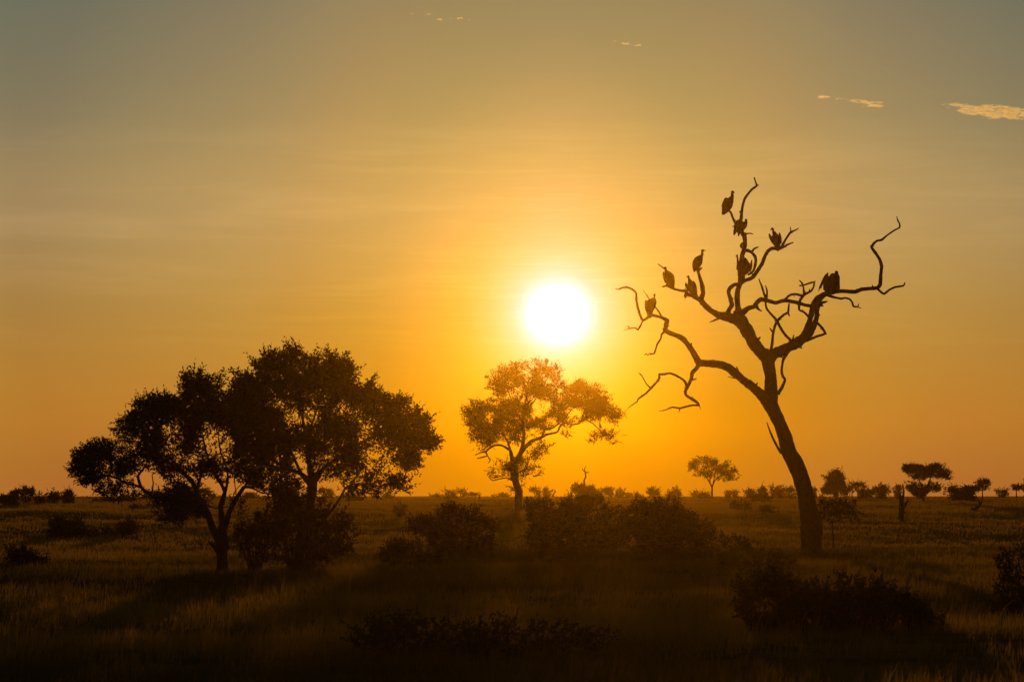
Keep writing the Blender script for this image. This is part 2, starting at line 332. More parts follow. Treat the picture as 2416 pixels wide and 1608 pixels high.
# ------------------------------------------------------------------ foliage
def inside(poly, x, y):
    c = np.zeros(len(x), bool); j = len(poly) - 1
    for i in range(len(poly)):
        xi, yi = poly[i, 0], poly[i, 1]; xj, yj = poly[j, 0], poly[j, 1]
        hit = ((yi > y) != (yj > y)) & (x < (xj - xi) * (y - yi) / (yj - yi + 1e-9) + xi); c ^= hit; j = i
    return c
def edge_dist(poly, x, y):
    best = np.full(len(x), 1e9); j = len(poly) - 1
    for i in range(len(poly)):
        a = poly[j, :2]; b = poly[i, :2]; ab = b - a; t = np.clip(((x - a[0]) * ab[0] + (y - a[1]) * ab[1]) / (ab @ ab + 1e-9), 0, 1)
        best = np.minimum(best, np.hypot(x - a[0] - t * ab[0], y - a[1] - t * ab[1])); j = i
    return best
def ellipse(cx, cy, rx, ry, n=22, jag=0.16, flat=0.0):
    th = np.linspace(0, 2 * np.pi, n, endpoint=False); r = 1 + rng.normal(0, jag, n)
    y = np.sin(th) * ry * r
    if flat: y = np.where(y > 0, y * (1 - flat), y)
    return np.stack([cx + np.cos(th) * rx * r, cy + y], 1)
def leaves(C, Dr, ll, lw, nleaf, slen):
    """sprays of leaves: C centres, Dr spray directions"""
    n = len(C); t = np.tile(np.linspace(0, 1, nleaf), n); P = np.repeat(C, nleaf, 0) + np.repeat(Dr, nleaf, 0) * (t * slen)[:, None]
    m = n * nleaf
    d = np.repeat(Dr, nleaf, 0) * 0.7 + rng.normal(0, 0.75, (m, 3)); d /= np.linalg.norm(d, axis=1)[:, None]
    s = np.cross(d, rng.normal(0, 1, (m, 3))); s /= np.linalg.norm(s, axis=1)[:, None]
    L = (ll * rng.uniform(.6, 1.25, m))[:, None]; Wd = (lw * rng.uniform(.7, 1.2, m))[:, None] / 2
    V = np.stack([P, P + d * L * .45 + s * Wd, P + d * L, P + d * L * .45 - s * Wd], 1).reshape(-1, 3)
    o = np.arange(m)[:, None] * 4
    return V, o + [[0, 1, 2, 3]]
def foliage(polys, D, leaf_px, n_clumps, sprays_per, clump_px, depth, gaps=(), jitter=3.0, aspect=0.42, nleaf=6, centers_only=False, rim=0.0):
    """polys: list of (polygon px, weight). Returns V, quads, clump centres"""
    Vs, Qs, n, CC = [], [], 0, []
    ar = lambda p: 0.5 * abs(np.dot(p[:, 0], np.roll(p[:, 1], 1)) - np.dot(p[:, 1], np.roll(p[:, 0], 1)))
    polys = [(p, w_ * ar(p)) for p, w_ in polys]; tot = sum(w_ for _, w_ in polys)
    for poly, wgt in polys:
        k = max(2, int(n_clumps * wgt / tot)); x0, y0 = poly[:, :2].min(0); x1, y1 = poly[:, :2].max(0)
        X = rng.uniform(x0, x1, k * 8); Y = rng.uniform(y0, y1, k * 8); ok = inside(poly, X, Y)
        for gx, gy, grx, gry, gp in gaps: ok &= ~((((X - gx) / grx)**2 + ((Y - gy) / gry)**2 < 1) & (rng.random(len(X)) > gp))
        X = X[ok][:k]; Y = Y[ok][:k]; k = len(X)
        if not k: continue
        ed = edge_dist(poly, X, Y); lim = np.minimum(depth, depth * np.sqrt(ed / (0.35 * min(x1 - x0, y1 - y0) + 1)) + 0.12 * depth)
        DY = D + rng.uniform(-1, 1, k) * lim
        rc = clump_px * rng.uniform(.55, 1.35, k)
        for a, b, c in zip(X, Y, DY): CC.append(pt(a, b, c))
        q = sprays_per
        sx = np.repeat(X, q) + rng.normal(0, 1, k * q) * np.repeat(rc, q) * 0.62; sy = np.repeat(Y, q) + rng.normal(0, 1, k * q) * np.repeat(rc, q) * 0.5
        sd_ = np.repeat(DY, q) + rng.normal(0, 1, k * q) * np.repeat(rc, q) / F * D * 0.6
        ok = inside(poly, sx + rng.normal(0, jitter, len(sx)), sy + rng.normal(0, jitter, len(sx)))
        for gx, gy, grx, gry, gp in gaps: ok &= ~((((sx - gx) / grx)**2 + ((sy - gy) / gry)**2 < 1) & (rng.random(len(sx)) > gp))
        cx = np.repeat(X, q)[ok]; cy = np.repeat(Y, q)[ok]; sx = sx[ok]; sy = sy[ok]; sd_ = sd_[ok]
        C = np.stack([(sx - W0 / 2) / F * sd_, sd_, CAMZ + (HORY - sy) / F * sd_], 1)
        Dr = np.stack([(sx - cx), rng.normal(0, 6, len(sx)), (cy - sy)], 1) / (clump_px) + rng.normal(0, .6, (len(sx), 3)) + [0, 0, .35]
        Dr /= np.linalg.norm(Dr, axis=1)[:, None]
        ll = leaf_px / F * D
        if rim:                                             # shoots that stand out of the crown
            pe = np.vstack([poly, poly[:1]])[:, :2]; sl = np.hypot(*np.diff(pe, axis=0).T); cum = np.r_[0, np.cumsum(sl)]; m_ = int(cum[-1] / rim)
            u_ = np.sort(rng.random(m_)) * cum[-1]; k_ = np.clip(np.searchsorted(cum, u_, side='right') - 1, 0, len(sl) - 1); f_ = (u_ - cum[k_]) / (sl[k_] + 1e-9)
            ep = pe[k_] * (1 - f_)[:, None] + pe[k_ + 1] * f_[:, None]; cen = poly[:, :2].mean(0); od = ep - cen; od /= np.linalg.norm(od, axis=1)[:, None] + 1e-9
            od = od * [1, 1] + rng.normal(0, .5, od.shape) + [0, -.25]; ext = np.minimum(rng.exponential(0.7, m_), 1.7) * leaf_px
            for a_, b_, e_ in zip(ep, od, ext):
                dd = D + rng.uniform(-.6, .6) * depth; q_ = max(1, int(e_ / (leaf_px * .6)))
                for h_ in range(-1, q_):
                    C = np.vstack([C, pt(a_[0] + b_[0] * h_ * leaf_px * .6, a_[1] + b_[1] * h_ * leaf_px * .6, dd)]); Dr = np.vstack([Dr, [b_[0] * .8, rng.normal(0, .3), -b_[1] * .8 + .2]])
        V, Q = leaves(C, Dr, ll, ll * aspect, nleaf, ll * 1.7)
        Vs.append(V); Qs.append(Q + n); n += len(V)
    return np.concatenate(Vs), np.concatenate(Qs), np.array(CC)
def twig_net(mb, skel, centres, r_px, D, n=4):
    """curved twigs that carry every leaf clump, each from the nearest wood"""
    S = np.asarray(skel); C = list(centres)
    C.sort(key=lambda c: np.min(np.sum((S - c)**2, 1)))
    for c in C:
        i = int(np.argmin(np.sum((S - c)**2, 1) + 0.6 * np.maximum(0, S[:, 2] - c[2])**2)); a = S[i]; L = np.linalg.norm(c - a)
        if L < 1e-3: continue
        m1 = a + (c - a) * .33 + rng.normal(0, .09, 3) * L; m2 = a + (c - a) * .68 + rng.normal(0, .09, 3) * L
        r0 = r_px / F * D * min(1.6, 0.5 + L / (60 / F * D)); r = np.array([r0, r0 * .75, r0 * .55, r0 * .3])
        mb.tube(np.column_stack([np.array([a, m1, m2, c]), r]), n=n, step=max(0.25, L / 6), rough=0.0, cap=False)
        S = np.concatenate([S, np.array([m1, m2, c])])
    return S

# ------------------------------------------------------------------ the big dead tree
DT = 141.0
sk = Skeleton(DT)
dt = empty('dead_tree', pt(1914, 1304, DT), 'tall bare leaning dead tree with forked crooked branches, the vultures perched in it', 'dead tree')
mb = MB()
mb.tube(sk.limb('T', [(712, 1530, 74), (712, 1480, 70), (711, 1400, 68), (713, 1300, 72), (700, 1220, 64), (688, 1150, 60), (666, 1050, 55), (640, 960, 54), (604, 870, 55), (563, 800, 50), (538, 700, 46), (506, 620, 43), (470, 540, 43), (440, 480, 52), (445, 420, 45), (443, 300, 38), (428, 215, 43), (425, 165, 42)], 0.0, 0.05), n=16, rough=0.035)
mb.tube(sk.limb('T', [(700, 1340, 60), (755, 1310, 28), (778, 1300, 12)], 0, .05), n=8)
mb.tube(sk.limb('T', [(765, 1250, 16), (770, 1215, 7), (774, 1180, 3)], 0, .05), n=6)
mb.build('trunk', M_DEADWOOD, dt)
def limb_group(specs, name='branch', m=M_DEADWOOD, parent=dt, S=sk, step=0.10, rough=0.07):
    b = MB()
    for sp in specs:
        fr, pts, slope = sp[0], sp[1], sp[2]; tie = len(sp) > 3 and sp[3]
        rmax = max(p[2] for p in pts) / FR[fr][2]
        P = S.limb(fr, pts, slope, 0.22, tie)
        b.tube(P, n=14 if rmax > 7 else 10 if rmax > 3 else 6, step=step, rough=rough if rmax > 2.5 else 0.12)
        if rmax > 2.0 and len(P) > 4:                      # snapped stubs and knots along the wood
            L_ = np.sum(np.linalg.norm(np.diff(P[:, :3], axis=0), axis=1))
            for _ in range(int(L_ * 1.6)):
                i_ = rng.integers(1, len(P) - 1); t_ = rng.random(); q = P[i_] * (1 - t_) + P[i_ + 1 if i_ + 1 < len(P) else i_] * t_
                d_ = P[min(i_ + 1, len(P) - 1), :3] - P[i_, :3]; d_ = d_ / (np.linalg.norm(d_) + 1e-9)
                nrm_ = np.cross(d_, rng.normal(0, 1, 3)); nrm_ /= np.linalg.norm(nrm_) + 1e-9
                ln_ = q[3] * rng.uniform(1.15, 1.5) + rng.uniform(0.0, 0.05); r0_ = min(q[3] * 0.45, 0.035 + 0.12 * q[3])
                e_ = q[:3] + (nrm_ + d_ * rng.uniform(-.2, .7)) * ln_
                b.tube(np.array([np.r_[q[:3] + nrm_ * q[3] * 0.5, r0_], np.r_[(q[:3] + e_) / 2 + nrm_ * q[3] * .2, r0_ * .8], np.r_[e_, r0_ * .35]]), n=6, step=.06, rough=.1)
    return b.build(name, m, parent)
limb_group([
 ('B', [(1560, 1400, 56), (1475, 1290, 50), (1385, 1205, 40), (1300, 1145, 40), (1220, 1075, 42), (1150, 1020, 40), (1085, 993, 37), (1000, 980, 36), (900, 975, 34), (862, 968, 34), (826, 905, 30), (790, 845, 26), (745, 780, 27), (700, 733, 26), (640, 705, 22), (570, 678, 21), (537, 655, 22), (543, 600, 23), (553, 560, 23), (500, 531, 14), (440, 515, 13), (395, 508, 15), (345, 545, 13), (315, 560, 12), (287, 500, 12), (268, 440, 12), (255, 360, 11), (250, 290, 10), (210, 255, 10), (165, 237, 10), (120, 240, 9), (85, 257, 6), (50, 254, 3)], -0.35),
 ('B', [(315, 562, 9), (300, 600, 8), (268, 650, 7), (245, 632, 6), (200, 637, 6), (165, 645, 5), (130, 654, 2.5)], 0.3),
 ('B', [(190, 638, 5), (178, 622, 5), (163, 612, 2.5)], 0),
 ('B', [(500, 530, 10), (478, 482, 8), (440, 432, 7), (405, 385, 6), (380, 350, 6), (350, 308, 5), (318, 262, 2.5)], 0.2),
 ('B', [(530, 665, 14), (500, 695, 10), (490, 740, 9), (457, 790, 9), (440, 845, 9), (428, 880, 9), (390, 888, 6), (360, 896, 5), (348, 882, 5), (332, 899, 3)], 0.5),
 ('B', [(408, 886, 5), (392, 882, 4), (378, 874, 2.5)], 0), ('B', [(525, 655, 12), (512, 640, 8)], 0),
 ('B', [(1245, 1060, 10), (1238, 1030, 7), (1230, 1008, 4)], 0), ('B', [(1232, 1120, 9), (1190, 1118, 5), (1145, 1108, 3)], 0)])
limb_group([
 ('B', [(862, 990, 24), (835, 1030, 20), (797, 1070, 19), (790, 1120, 18), (770, 1170, 17), (748, 1215, 17), (728, 1250, 15), (736, 1285, 14), (770, 1310, 14), (822, 1340, 14), (855, 1368, 13), (858, 1385, 10), (800, 1384, 9), (740, 1397, 9), (680, 1413, 9), (600, 1403, 8), (550, 1425, 6), (510, 1437, 4), (472, 1438, 2.5)], -0.5),
 ('B', [(682, 1415, 7), (672, 1430, 5), (667, 1450, 3.5)], 0), ('B', [(864, 1380, 6), (872, 1400, 4), (878, 1422, 2.5)], 0), ('B', [(800, 1138, 8), (822, 1130, 6), (840, 1124, 4)], 0),
 ('B', [(828, 1132, 5), (834, 1138, 3)], 0)])
limb_group([
 ('B', [(748, 1210, 14), (730, 1160, 14), (700, 1130, 11), (640, 1095, 11), (580, 1073, 11), (520, 1084, 11), (477, 1083, 12), (478, 1118, 13), (450, 1160, 12), (400, 1215, 12), (350, 1265, 10), (300, 1303, 9), (270, 1325, 8), (262, 1348, 7), (215, 1380, 5), (180, 1405, 4), (158, 1433, 2)], -0.6),
 ('B', [(392, 1218, 8), (350, 1175, 7), (325, 1130, 6), (305, 1095, 6), (274, 1067, 4)], 0.4)])
limb_group([
 ('A', [(1210, 1375, 46), (1195, 1345, 46), (1140, 1300, 44), (1088, 1230, 42), (1055, 1165, 43), (1018, 1100, 44), (990, 1060, 40), (990, 1030, 30)], 0.1),
 ('A', [(1020, 1120, 40), (975, 1085, 36), (930, 1070, 32), (900, 1062, 30), (850, 1052, 22), (800, 1020, 21), (762, 985, 20), (740, 955, 19), (740, 935, 18), (752, 905, 16), (745, 850, 14), (730, 800, 12), (719, 760, 11), (720, 742, 13), (735, 737, 7), (746, 731, 3)], -0.4),
 ('A', [(745, 965, 14), (705, 935, 15), (670, 918, 13), (640, 910, 15), (635, 890, 11), (600, 887, 9), (560, 877, 9), (530, 864, 9), (500, 853, 6), (473, 862, 4)], -0.3),
 ('A', [(640, 908, 15), (630, 922, 12), (632, 937, 6)], 0), ('A', [(492, 740, 5), (466, 722, 4), (442, 704, 3)], 0),
 ('A', [(860, 1076, 8), (822, 1093, 5), (796, 1104, 3)], 0)])
limb_group([
 ('A', [(1000, 1065, 34), (990, 1000, 20), (984, 935, 18), (990, 880, 18), (1005, 840, 20), (1016, 790, 26), (1005, 740, 20), (1010, 690, 14), (1020, 645, 15), (1032, 605, 15), (1040, 565, 14), (1036, 520, 16), (1018, 488, 14), (1004, 460, 13), (1000, 430, 13), (1012, 395, 12), (1016, 350, 10), (1022, 310, 9), (1036, 260, 9), (1060, 225, 8), (1085, 195, 8), (1120, 168, 7), (1112, 145, 5), (1102, 112, 5)], 0.1),
 ('A', [(1112, 170, 6), (1135, 164, 2.5)], 0),
 ('A', [(995, 455, 12), (975, 430, 10), (955, 388, 8), (940, 350, 8), (924, 338, 7)], -0.3),
 ('A', [(1005, 848, 14), (968, 845, 13), (935, 870, 13), (926, 900, 13), (940, 945, 14), (950, 985, 16), (932, 1012, 15), (920, 1050, 18)], -0.3, True),
 ('A', [(992, 740, 12), (990, 700, 8), (988, 668, 6), (984, 640, 5)], 0), ('A', [(989, 655, 5), (975, 651, 3)], 0),
 ('A', [(1035, 612, 12), (1060, 612, 12), (1085, 625, 11), (1106, 650, 11), (1114, 680, 11), (1107, 720, 10), (1095, 753, 9), (1060, 778, 7)], 0.4),
 ('A', [(1085, 620, 8), (1105, 598, 7), (1131, 588, 3.5)], 0.2), ('A', [(1030, 600, 10), (1014, 585, 11), (1012, 572, 8), (1030, 558, 7)], 0),
 ('A', [(1042, 505, 7), (1055, 496, 5), (1078, 495, 4), (1093, 500, 3)], 0.3), ('A', [(1008, 345, 8), (1004, 352, 6)], 0)])
limb_group([
 ('A', [(1015, 830, 16), (1045, 815, 13), (1080, 803, 13), (1105, 780, 14), (1132, 740, 13), (1157, 700, 12), (1172, 660, 12), (1195, 617, 12), (1225, 597, 12), (1265, 597, 15), (1300, 590, 9), (1335, 570, 6), (1371, 556, 3)], 0.6),
 ('A', [(1290, 588, 10), (1315, 540, 8), (1350, 488, 8), (1380, 475, 5), (1406, 460, 3)], 0.3), ('A', [(1353, 485, 4), (1349, 450, 2.5)], 0), ('A', [(1262, 600, 9), (1268, 613, 5)], 0),
 ('A', [(1060, 775, 6), (1085, 770, 5), (1108, 775, 5)], 0.2)])
limb_group([
 ('A', [(990, 1075, 30), (1020, 1042, 22), (1060, 1007, 17), (1105, 995, 16), (1120, 968, 16), (1147, 948, 16), (1190, 954, 14), (1250, 970, 13), (1300, 955, 13), (1340, 958, 13), (1400, 970, 12), (1450, 985, 11), (1512, 995, 13)], 0.4),
 ('A', [(1118, 995, 15), (1128, 1012, 8), (1155, 1028, 3)], 0),
 ('A', [(1187, 950, 11), (1170, 910, 8), (1155, 860, 7), (1134, 806, 3.5)], 0.2), ('A', [(1188, 935, 8), (1190, 890, 6), (1180, 852, 3.5)], -0.2),
 ('A', [(1310, 950, 9), (1345, 918, 9), (1380, 910, 9), (1430, 920, 9), (1462, 905, 9), (1490, 890, 8), (1508, 865, 6), (1513, 828, 6), (1480, 836, 6), (1440, 850, 6), (1413, 853, 6)], 0.5),
 ('A', [(1443, 912, 9), (1440, 870, 6), (1430, 835, 6), (1411, 816, 3.5)], 0.1), ('A', [(1478, 898, 6), (1481, 874, 3)], 0), ('A', [(1508, 832, 5), (1524, 821, 2.5)], 0),
 ('A', [(1443, 915, 9), (1418, 950, 10), (1412, 972, 10), (1410, 1018, 8), (1445, 1035, 8), (1478, 1068, 9)], 0.0, True)])
limb_group([
 ('A', [(1182, 960, 8), (1180, 980, 7), (1188, 1012, 8), (1215, 1045, 8), (1248, 1080, 9), (1260, 1098, 10), (1282, 1140, 10), (1310, 1185, 10), (1345, 1220, 10), (1358, 1245, 12)], 0.0, True)])
limb_group([
 ('A', [(1341, 975, 5), (1337, 1010, 7), (1333, 1036, 8), (1300, 1055, 8), (1262, 1092, 10), (1243, 1130, 9), (1230, 1190, 9), (1225, 1250, 10), (1212, 1320, 12)], 0.0, True),
 ('A', [(1333, 1036, 7), (1343, 1063, 3)], 0), ('A', [(1226, 1168, 7), (1208, 1141, 2.5)], 0)])
limb_group([
 ('A', [(1210, 1350, 44), (1240, 1320, 40), (1285, 1300, 37), (1340, 1272, 36), (1400, 1242, 36), (1445, 1205, 34), (1465, 1150, 24), (1485, 1080, 17), (1500, 1020, 18), (1515, 975, 22), (1545, 940, 26), (1580, 915, 21), (1625, 898, 16), (1700, 890, 14), (1790, 895, 14), (1840, 878, 13), (1900, 872, 13), (1945, 868, 13), (1965, 845, 13), (1968, 790, 12), (1975, 720, 11), (1960, 670, 11), (1930, 625, 10), (1907, 592, 9), (1920, 565, 9), (1945, 545, 8), (1975, 540, 8), (2010, 510, 6), (2060, 475, 6), (2099, 454, 6), (2098, 430, 5), (2085, 405, 4), (2078, 378, 2.5)], 0.3),
 ('A', [(1450, 1220, 28), (1485, 1180, 22), (1512, 1120, 20), (1530, 1070, 16), (1532, 1010, 17), (1550, 960, 20)], 0.6, True),
 ('A', [(1945, 872, 9), (1970, 896, 8), (1992, 909, 8), (2030, 880, 7), (2070, 862, 7), (2125, 853, 7), (2135, 831, 4)], -0.4),
 ('A', [(1605, 915, 12), (1640, 930, 9), (1700, 942, 8), (1725, 936, 7), (1757, 946, 7), (1775, 970, 7), (1781, 994, 7), (1805, 998, 5), (1835, 1005, 2.5)], 0.4), ('A', [(1810, 998, 5), (1820, 975, 2.5)], 0),
 ('A', [(1540, 975, 12), (1580, 966, 9), (1605, 960, 3)], 0), ('A', [(1530, 985, 18), (1556, 985, 12), (1575, 992, 4)], 0), ('A', [(1530, 1050, 8), (1554, 1055, 3)], 0), ('A', [(1580, 918, 10), (1560, 908, 6)], 0),
 ('A', [(1520, 1095, 10), (1560, 1133, 9), (1590, 1180, 8), (1540, 1197, 9), (1475, 1222, 12)], 0.3, True), ('A', [(1582, 1178, 6), (1600, 1184, 3)], 0),
 ('A', [(1365, 1235, 9), (1367, 1215, 6), (1373, 1190, 4)], 0)])
limb_group([
 ('T', [(575, 110, 14), (552, 145, 12), (525, 195, 9), (515, 260, 9), (520, 290, 9), (538, 325, 9), (520, 370, 10), (492, 415, 13)], 0.0, True)])
limb_group([('T', [(512, 805, 10), (480, 752, 8), (452, 695, 7), (430, 640, 5), (418, 604, 3)], -0.5)])

# ------------------------------------------------------------------ vultures
def vulture(label, fr, chains, D, dscale=1.0, face=1.0, group='vultures perched in the dead tree', vox=0.011):
    """chains of tapered capsules, fused into one continuous body; x/z from the photo, own depth"""
    bm = bmesh.new(); MBv = MB()
    for ch in chains:
        off = 0.0
        if isinstance(ch, tuple): ch, off = ch
        a = fp(fr, ch); P = []
        for x, y, r in a: P.append(np.r_[pt(x, y, D + off), max(r / F * D * 1.2, 0.012)])
        P = np.array(P)
        if len(P) == 1: P = np.array([P[0] - [0, 0, .004, 0], P[0] + [0, 0, .004, 0]])
        # rings along the chain with hemispherical ends
        c = catmull(P, 0.02)
        d0 = (c[0] - c[1])[:3]; d0 /= np.linalg.norm(d0) + 1e-9; d1 = (c[-1] - c[-2])[:3]; d1 /= np.linalg.norm(d1) + 1e-9
        pre = [np.r_[c[0, :3] + d0 * c[0, 3] * s, c[0, 3] * math.sqrt(1 - s * s)] for s in (.96, .8, .5)]
        post = [np.r_[c[-1, :3] + d1 * c[-1, 3] * s, c[-1, 3] * math.sqrt(1 - s * s)] for s in (.5, .8, .96)]
        c = np.array(pre + list(c) + post)
        k = len(c); n = 14; base = MBv.n
        d = np.gradient(c[:, :3], axis=0); d /= np.linalg.norm(d, axis=1)[:, None] + 1e-9
        a_ = np.cross(d, [0, 1.0, 0]); a_ /= np.linalg.norm(a_, axis=1)[:, None] + 1e-9; b_ = np.cross(d, a_)
        th = np.linspace(0, 2 * np.pi, n, endpoint=False)
        ring = c[:, None, :3] + c[:, 3][:, None, None] * (np.cos(th)[None, :, None] * a_[:, None] + dscale * np.sin(th)[None, :, None] * b_[:, None])
        MBv.V.append(ring.reshape(-1, 3)); MBv.n += k * n
        i = np.arange(k - 1)[:, None] * n; j = np.arange(n)[None]; j2 = (j + 1) % n
        MBv.Q.append(np.stack([base + i + j, base + i + j2, base + i + n + j2, base + i + n + j], -1).reshape(-1, 4))
        for e, sg in ((0, -1), (k - 1, 1)):
            MBv.V.append(c[e, :3][None]); q0 = MBv.n; MBv.n += 1; o = base + e * n
            MBv.T.append(np.array([[q0, o + (q + 1) % n, o + q] if sg < 0 else [q0, o + q, o + (q + 1) % n] for q in range(n)]))
    bm.free()
    tmp = MBv.build('vulture', M_FEATHER)
    md = tmp.modifiers.new('fuse', 'REMESH'); md.mode = 'VOXEL'; md.voxel_size = vox; md.use_smooth_shade = True
    dg = bpy.context.evaluated_depsgraph_get(); me = bpy.data.meshes.new_from_object(tmp.evaluated_get(dg))
    old = tmp.data; tmp.modifiers.clear(); tmp.data = me; bpy.data.meshes.remove(old); me.name = 'vulture'
    if not me.materials: me.materials.append(M_FEATHER)
    # origin at the feet
    vs = np.empty(len(me.vertices) * 3, np.float32); me.vertices.foreach_get('co', vs); vs = vs.reshape(-1, 3)
    o = np.array([vs[:, 0].mean(), vs[:, 1].mean(), vs[:, 2].min()]); me.vertices.foreach_set('co', (vs - o).ravel()); me.update()
    tmp.location = o.tolist()
    return tag(tmp, label, 'vulture', group)
dz = sk.depth_at
V1 = (1690, 440, 12.06)
vulture('topmost vulture, upright in profile on the short stub left of the tallest twig', V1,
 [[(452, 290, 42), (395, 400, 88), (330, 500, 125), (285, 600, 112), (235, 700, 78), (205, 755, 45)], [(460, 158, 38), (455, 200, 32), (452, 260, 40)], [(470, 155, 30), (500, 162, 17), (518, 178, 8)], [(478, 205, 12), (475, 250, 18), (470, 290, 12)],
  ([(280, 370, 50), (215, 460, 34), (170, 530, 14), (142, 568, 6)], -.08), ([(420, 380, 60), (430, 440, 50), (370, 540, 60)], .08), [(230, 720, 50), (168, 782, 16)], [(250, 730, 50), (235, 778, 18)], [(330, 640, 50), (365, 685, 26), (375, 720, 16)]], dz(1716, 497), 0.8)
vulture('hunched vulture bending forward with ragged tail, just below the topmost vulture', V1,
 [[(640, 1050, 95), (690, 1110, 125), (690, 1180, 85)], ([(845, 950, 30), (840, 1030, 42), (805, 1120, 55), (730, 1220, 50)], .1), [(590, 1060, 60), (560, 1200, 55), (520, 1320, 35), (503, 1372, 16)], [(640, 1250, 60), (640, 1340, 30), (628, 1400, 16)],
  ([(560, 1080, 45), (530, 1115, 28), (495, 1130, 18), (462, 1147, 8)], -.1), [(700, 1240, 60), (740, 1270, 40)]], dz(1746, 530) - .12, 0.8)
V7 = (1800, 525, 19.6)
vulture('vulture with bowed hooked head and raised shoulders, on the branch right of the tallest limb', V7,
 [[(430, 285, 48), (470, 310, 42), (468, 400, 36), (490, 480, 55)], [(400, 295, 30), (370, 330, 17), (350, 362, 9)], [(540, 430, 35), (560, 560, 110), (590, 700, 165), (630, 850, 150), (680, 1000, 115), (695, 1120, 75)],
  ([(298, 535, 30), (330, 640, 55), (400, 740, 75), (500, 880, 85), (600, 1040, 70)], -.1), ([(762, 490, 30), (785, 620, 55), (800, 800, 60), (820, 930, 45)], .1), [(690, 1150, 60), (690, 1270, 45)], [(780, 1200, 40), (800, 1262, 22)]], dz(1835, 585), 0.85)
V6 = (1730, 590, 19.6)
vulture('vulture turned away with its head hidden, inside the loop of branches at the centre', V6,
 [[(500, 560, 170), (520, 720, 245), (480, 920, 225), (400, 1080, 150)], [(560, 400, 45), (520, 500, 100)], ([(852, 465, 22), (840, 580, 38), (820, 720, 60), (740, 900, 90)], .1), [(175, 745, 28), (240, 860, 60), (330, 1000, 90)], [(330, 520, 60), (260, 650, 55)]], dz(1756, 638) - .2, 0.7)
V2 = (1625, 580, 19.6)
vulture('slim upright vulture in profile looking right from the tip of a vertical stub', V2,
 [[(610, 440, 50), (540, 540, 118), (450, 670, 178), (375, 830, 178), (320, 980, 132), (280, 1080, 88), (252, 1180, 32)], [(635, 222, 60), (618, 300, 42), (628, 370, 52), (600, 450, 62)], [(660, 200, 34), (720, 208, 20), (795, 212, 14)], ([(520, 520, 80), (300, 720, 90), (260, 900, 85), (250, 1060, 60)], -.1), [(360, 980, 90), (430, 1060, 50)]], dz(1647, 636), 0.72)
V3 = (1550, 620, 17.42)
vulture('leftmost upright vulture facing left on the thin forked branch tip', V3,
 [[(345, 200, 44), (356, 260, 40), (375, 330, 55), (420, 430, 125), (470, 560, 190), (520, 700, 178), (570, 850, 148), (625, 970, 92), (645, 1030, 55)], [(320, 188, 26), (290, 198, 16), (268, 215, 8)], ([(272, 395, 30), (275, 470, 45), (320, 600, 60), (390, 740, 75)], -.1), ([(640, 560, 55), (655, 760, 60), (670, 950, 50)], .1), [(430, 880, 50), (385, 930, 28)], [(560, 990, 60), (570, 1030, 30)]], dz(1582, 678), 0.75)
vulture('small vulture with hooked head and peaked shoulders between the two slim upright vultures', V3,
 [[(1290, 565, 42), (1312, 620, 34), (1320, 700, 42), (1350, 800, 75), (1390, 900, 150), (1450, 1040, 165), (1520, 1180, 118), (1560, 1290, 85)], [(1270, 560, 26), (1235, 572, 15), (1205, 597, 8)], [(1360, 690, 32), (1400, 780, 60)],
  ([(1183, 828, 24), (1205, 920, 50), (1290, 1050, 70), (1400, 1160, 65)], -.1), ([(1500, 765, 28), (1550, 880, 50), (1590, 1040, 45), (1600, 1200, 40)], .1), [(1600, 1250, 40), (1640, 1320, 30), (1695, 1357, 9)], [(1490, 1420, 30), (1497, 1470, 18)]], dz(1640, 700), 0.8)
V8 = (1510, 685, 20.9)
vulture('vulture with thin raised neck, nearest the sun on the left limb', V8,
 [[(600, 420, 55), (560, 560, 195), (520, 720, 222), (480, 900, 190), (468, 1060, 140), (480, 1220, 105)], [(715, 212, 46), (704, 300, 34), (705, 380, 36), (700, 460, 70)], ([(287, 500, 32), (270, 640, 40), (300, 820, 62), (350, 1000, 60)], -.1), [(720, 480, 70), (755, 600, 55), (700, 740, 50)], [(480, 1300, 50), (500, 1370, 20)]], dz(1532, 745), 0.75)
V9 = (1925, 630, 22.4)
vulture('big hunched vulture with a drooping wing on the right limb', V9,
 [[(900, 500, 160), (860, 700, 300), (840, 950, 330), (850, 1150, 260)], [(1070, 265, 66), (1090, 360, 90), (1080, 520, 160), (1060, 800, 170), (1070, 1100, 175)], [(1110, 240, 45), (1180, 268, 18)], ([(630, 325, 36), (570, 430, 75), (450, 640, 85), (330, 850, 62), (240, 1010, 48), (175, 1160, 28), (150, 1280, 9)], -.15), [(330, 880, 40), (280, 1050, 28), (258, 1150, 12)],
  ([(560, 600, 150), (530, 850, 130), (520, 1100, 120)], -.1), [(430, 1180, 40), (520, 1220, 50)]], dz(1965, 690), 0.6)

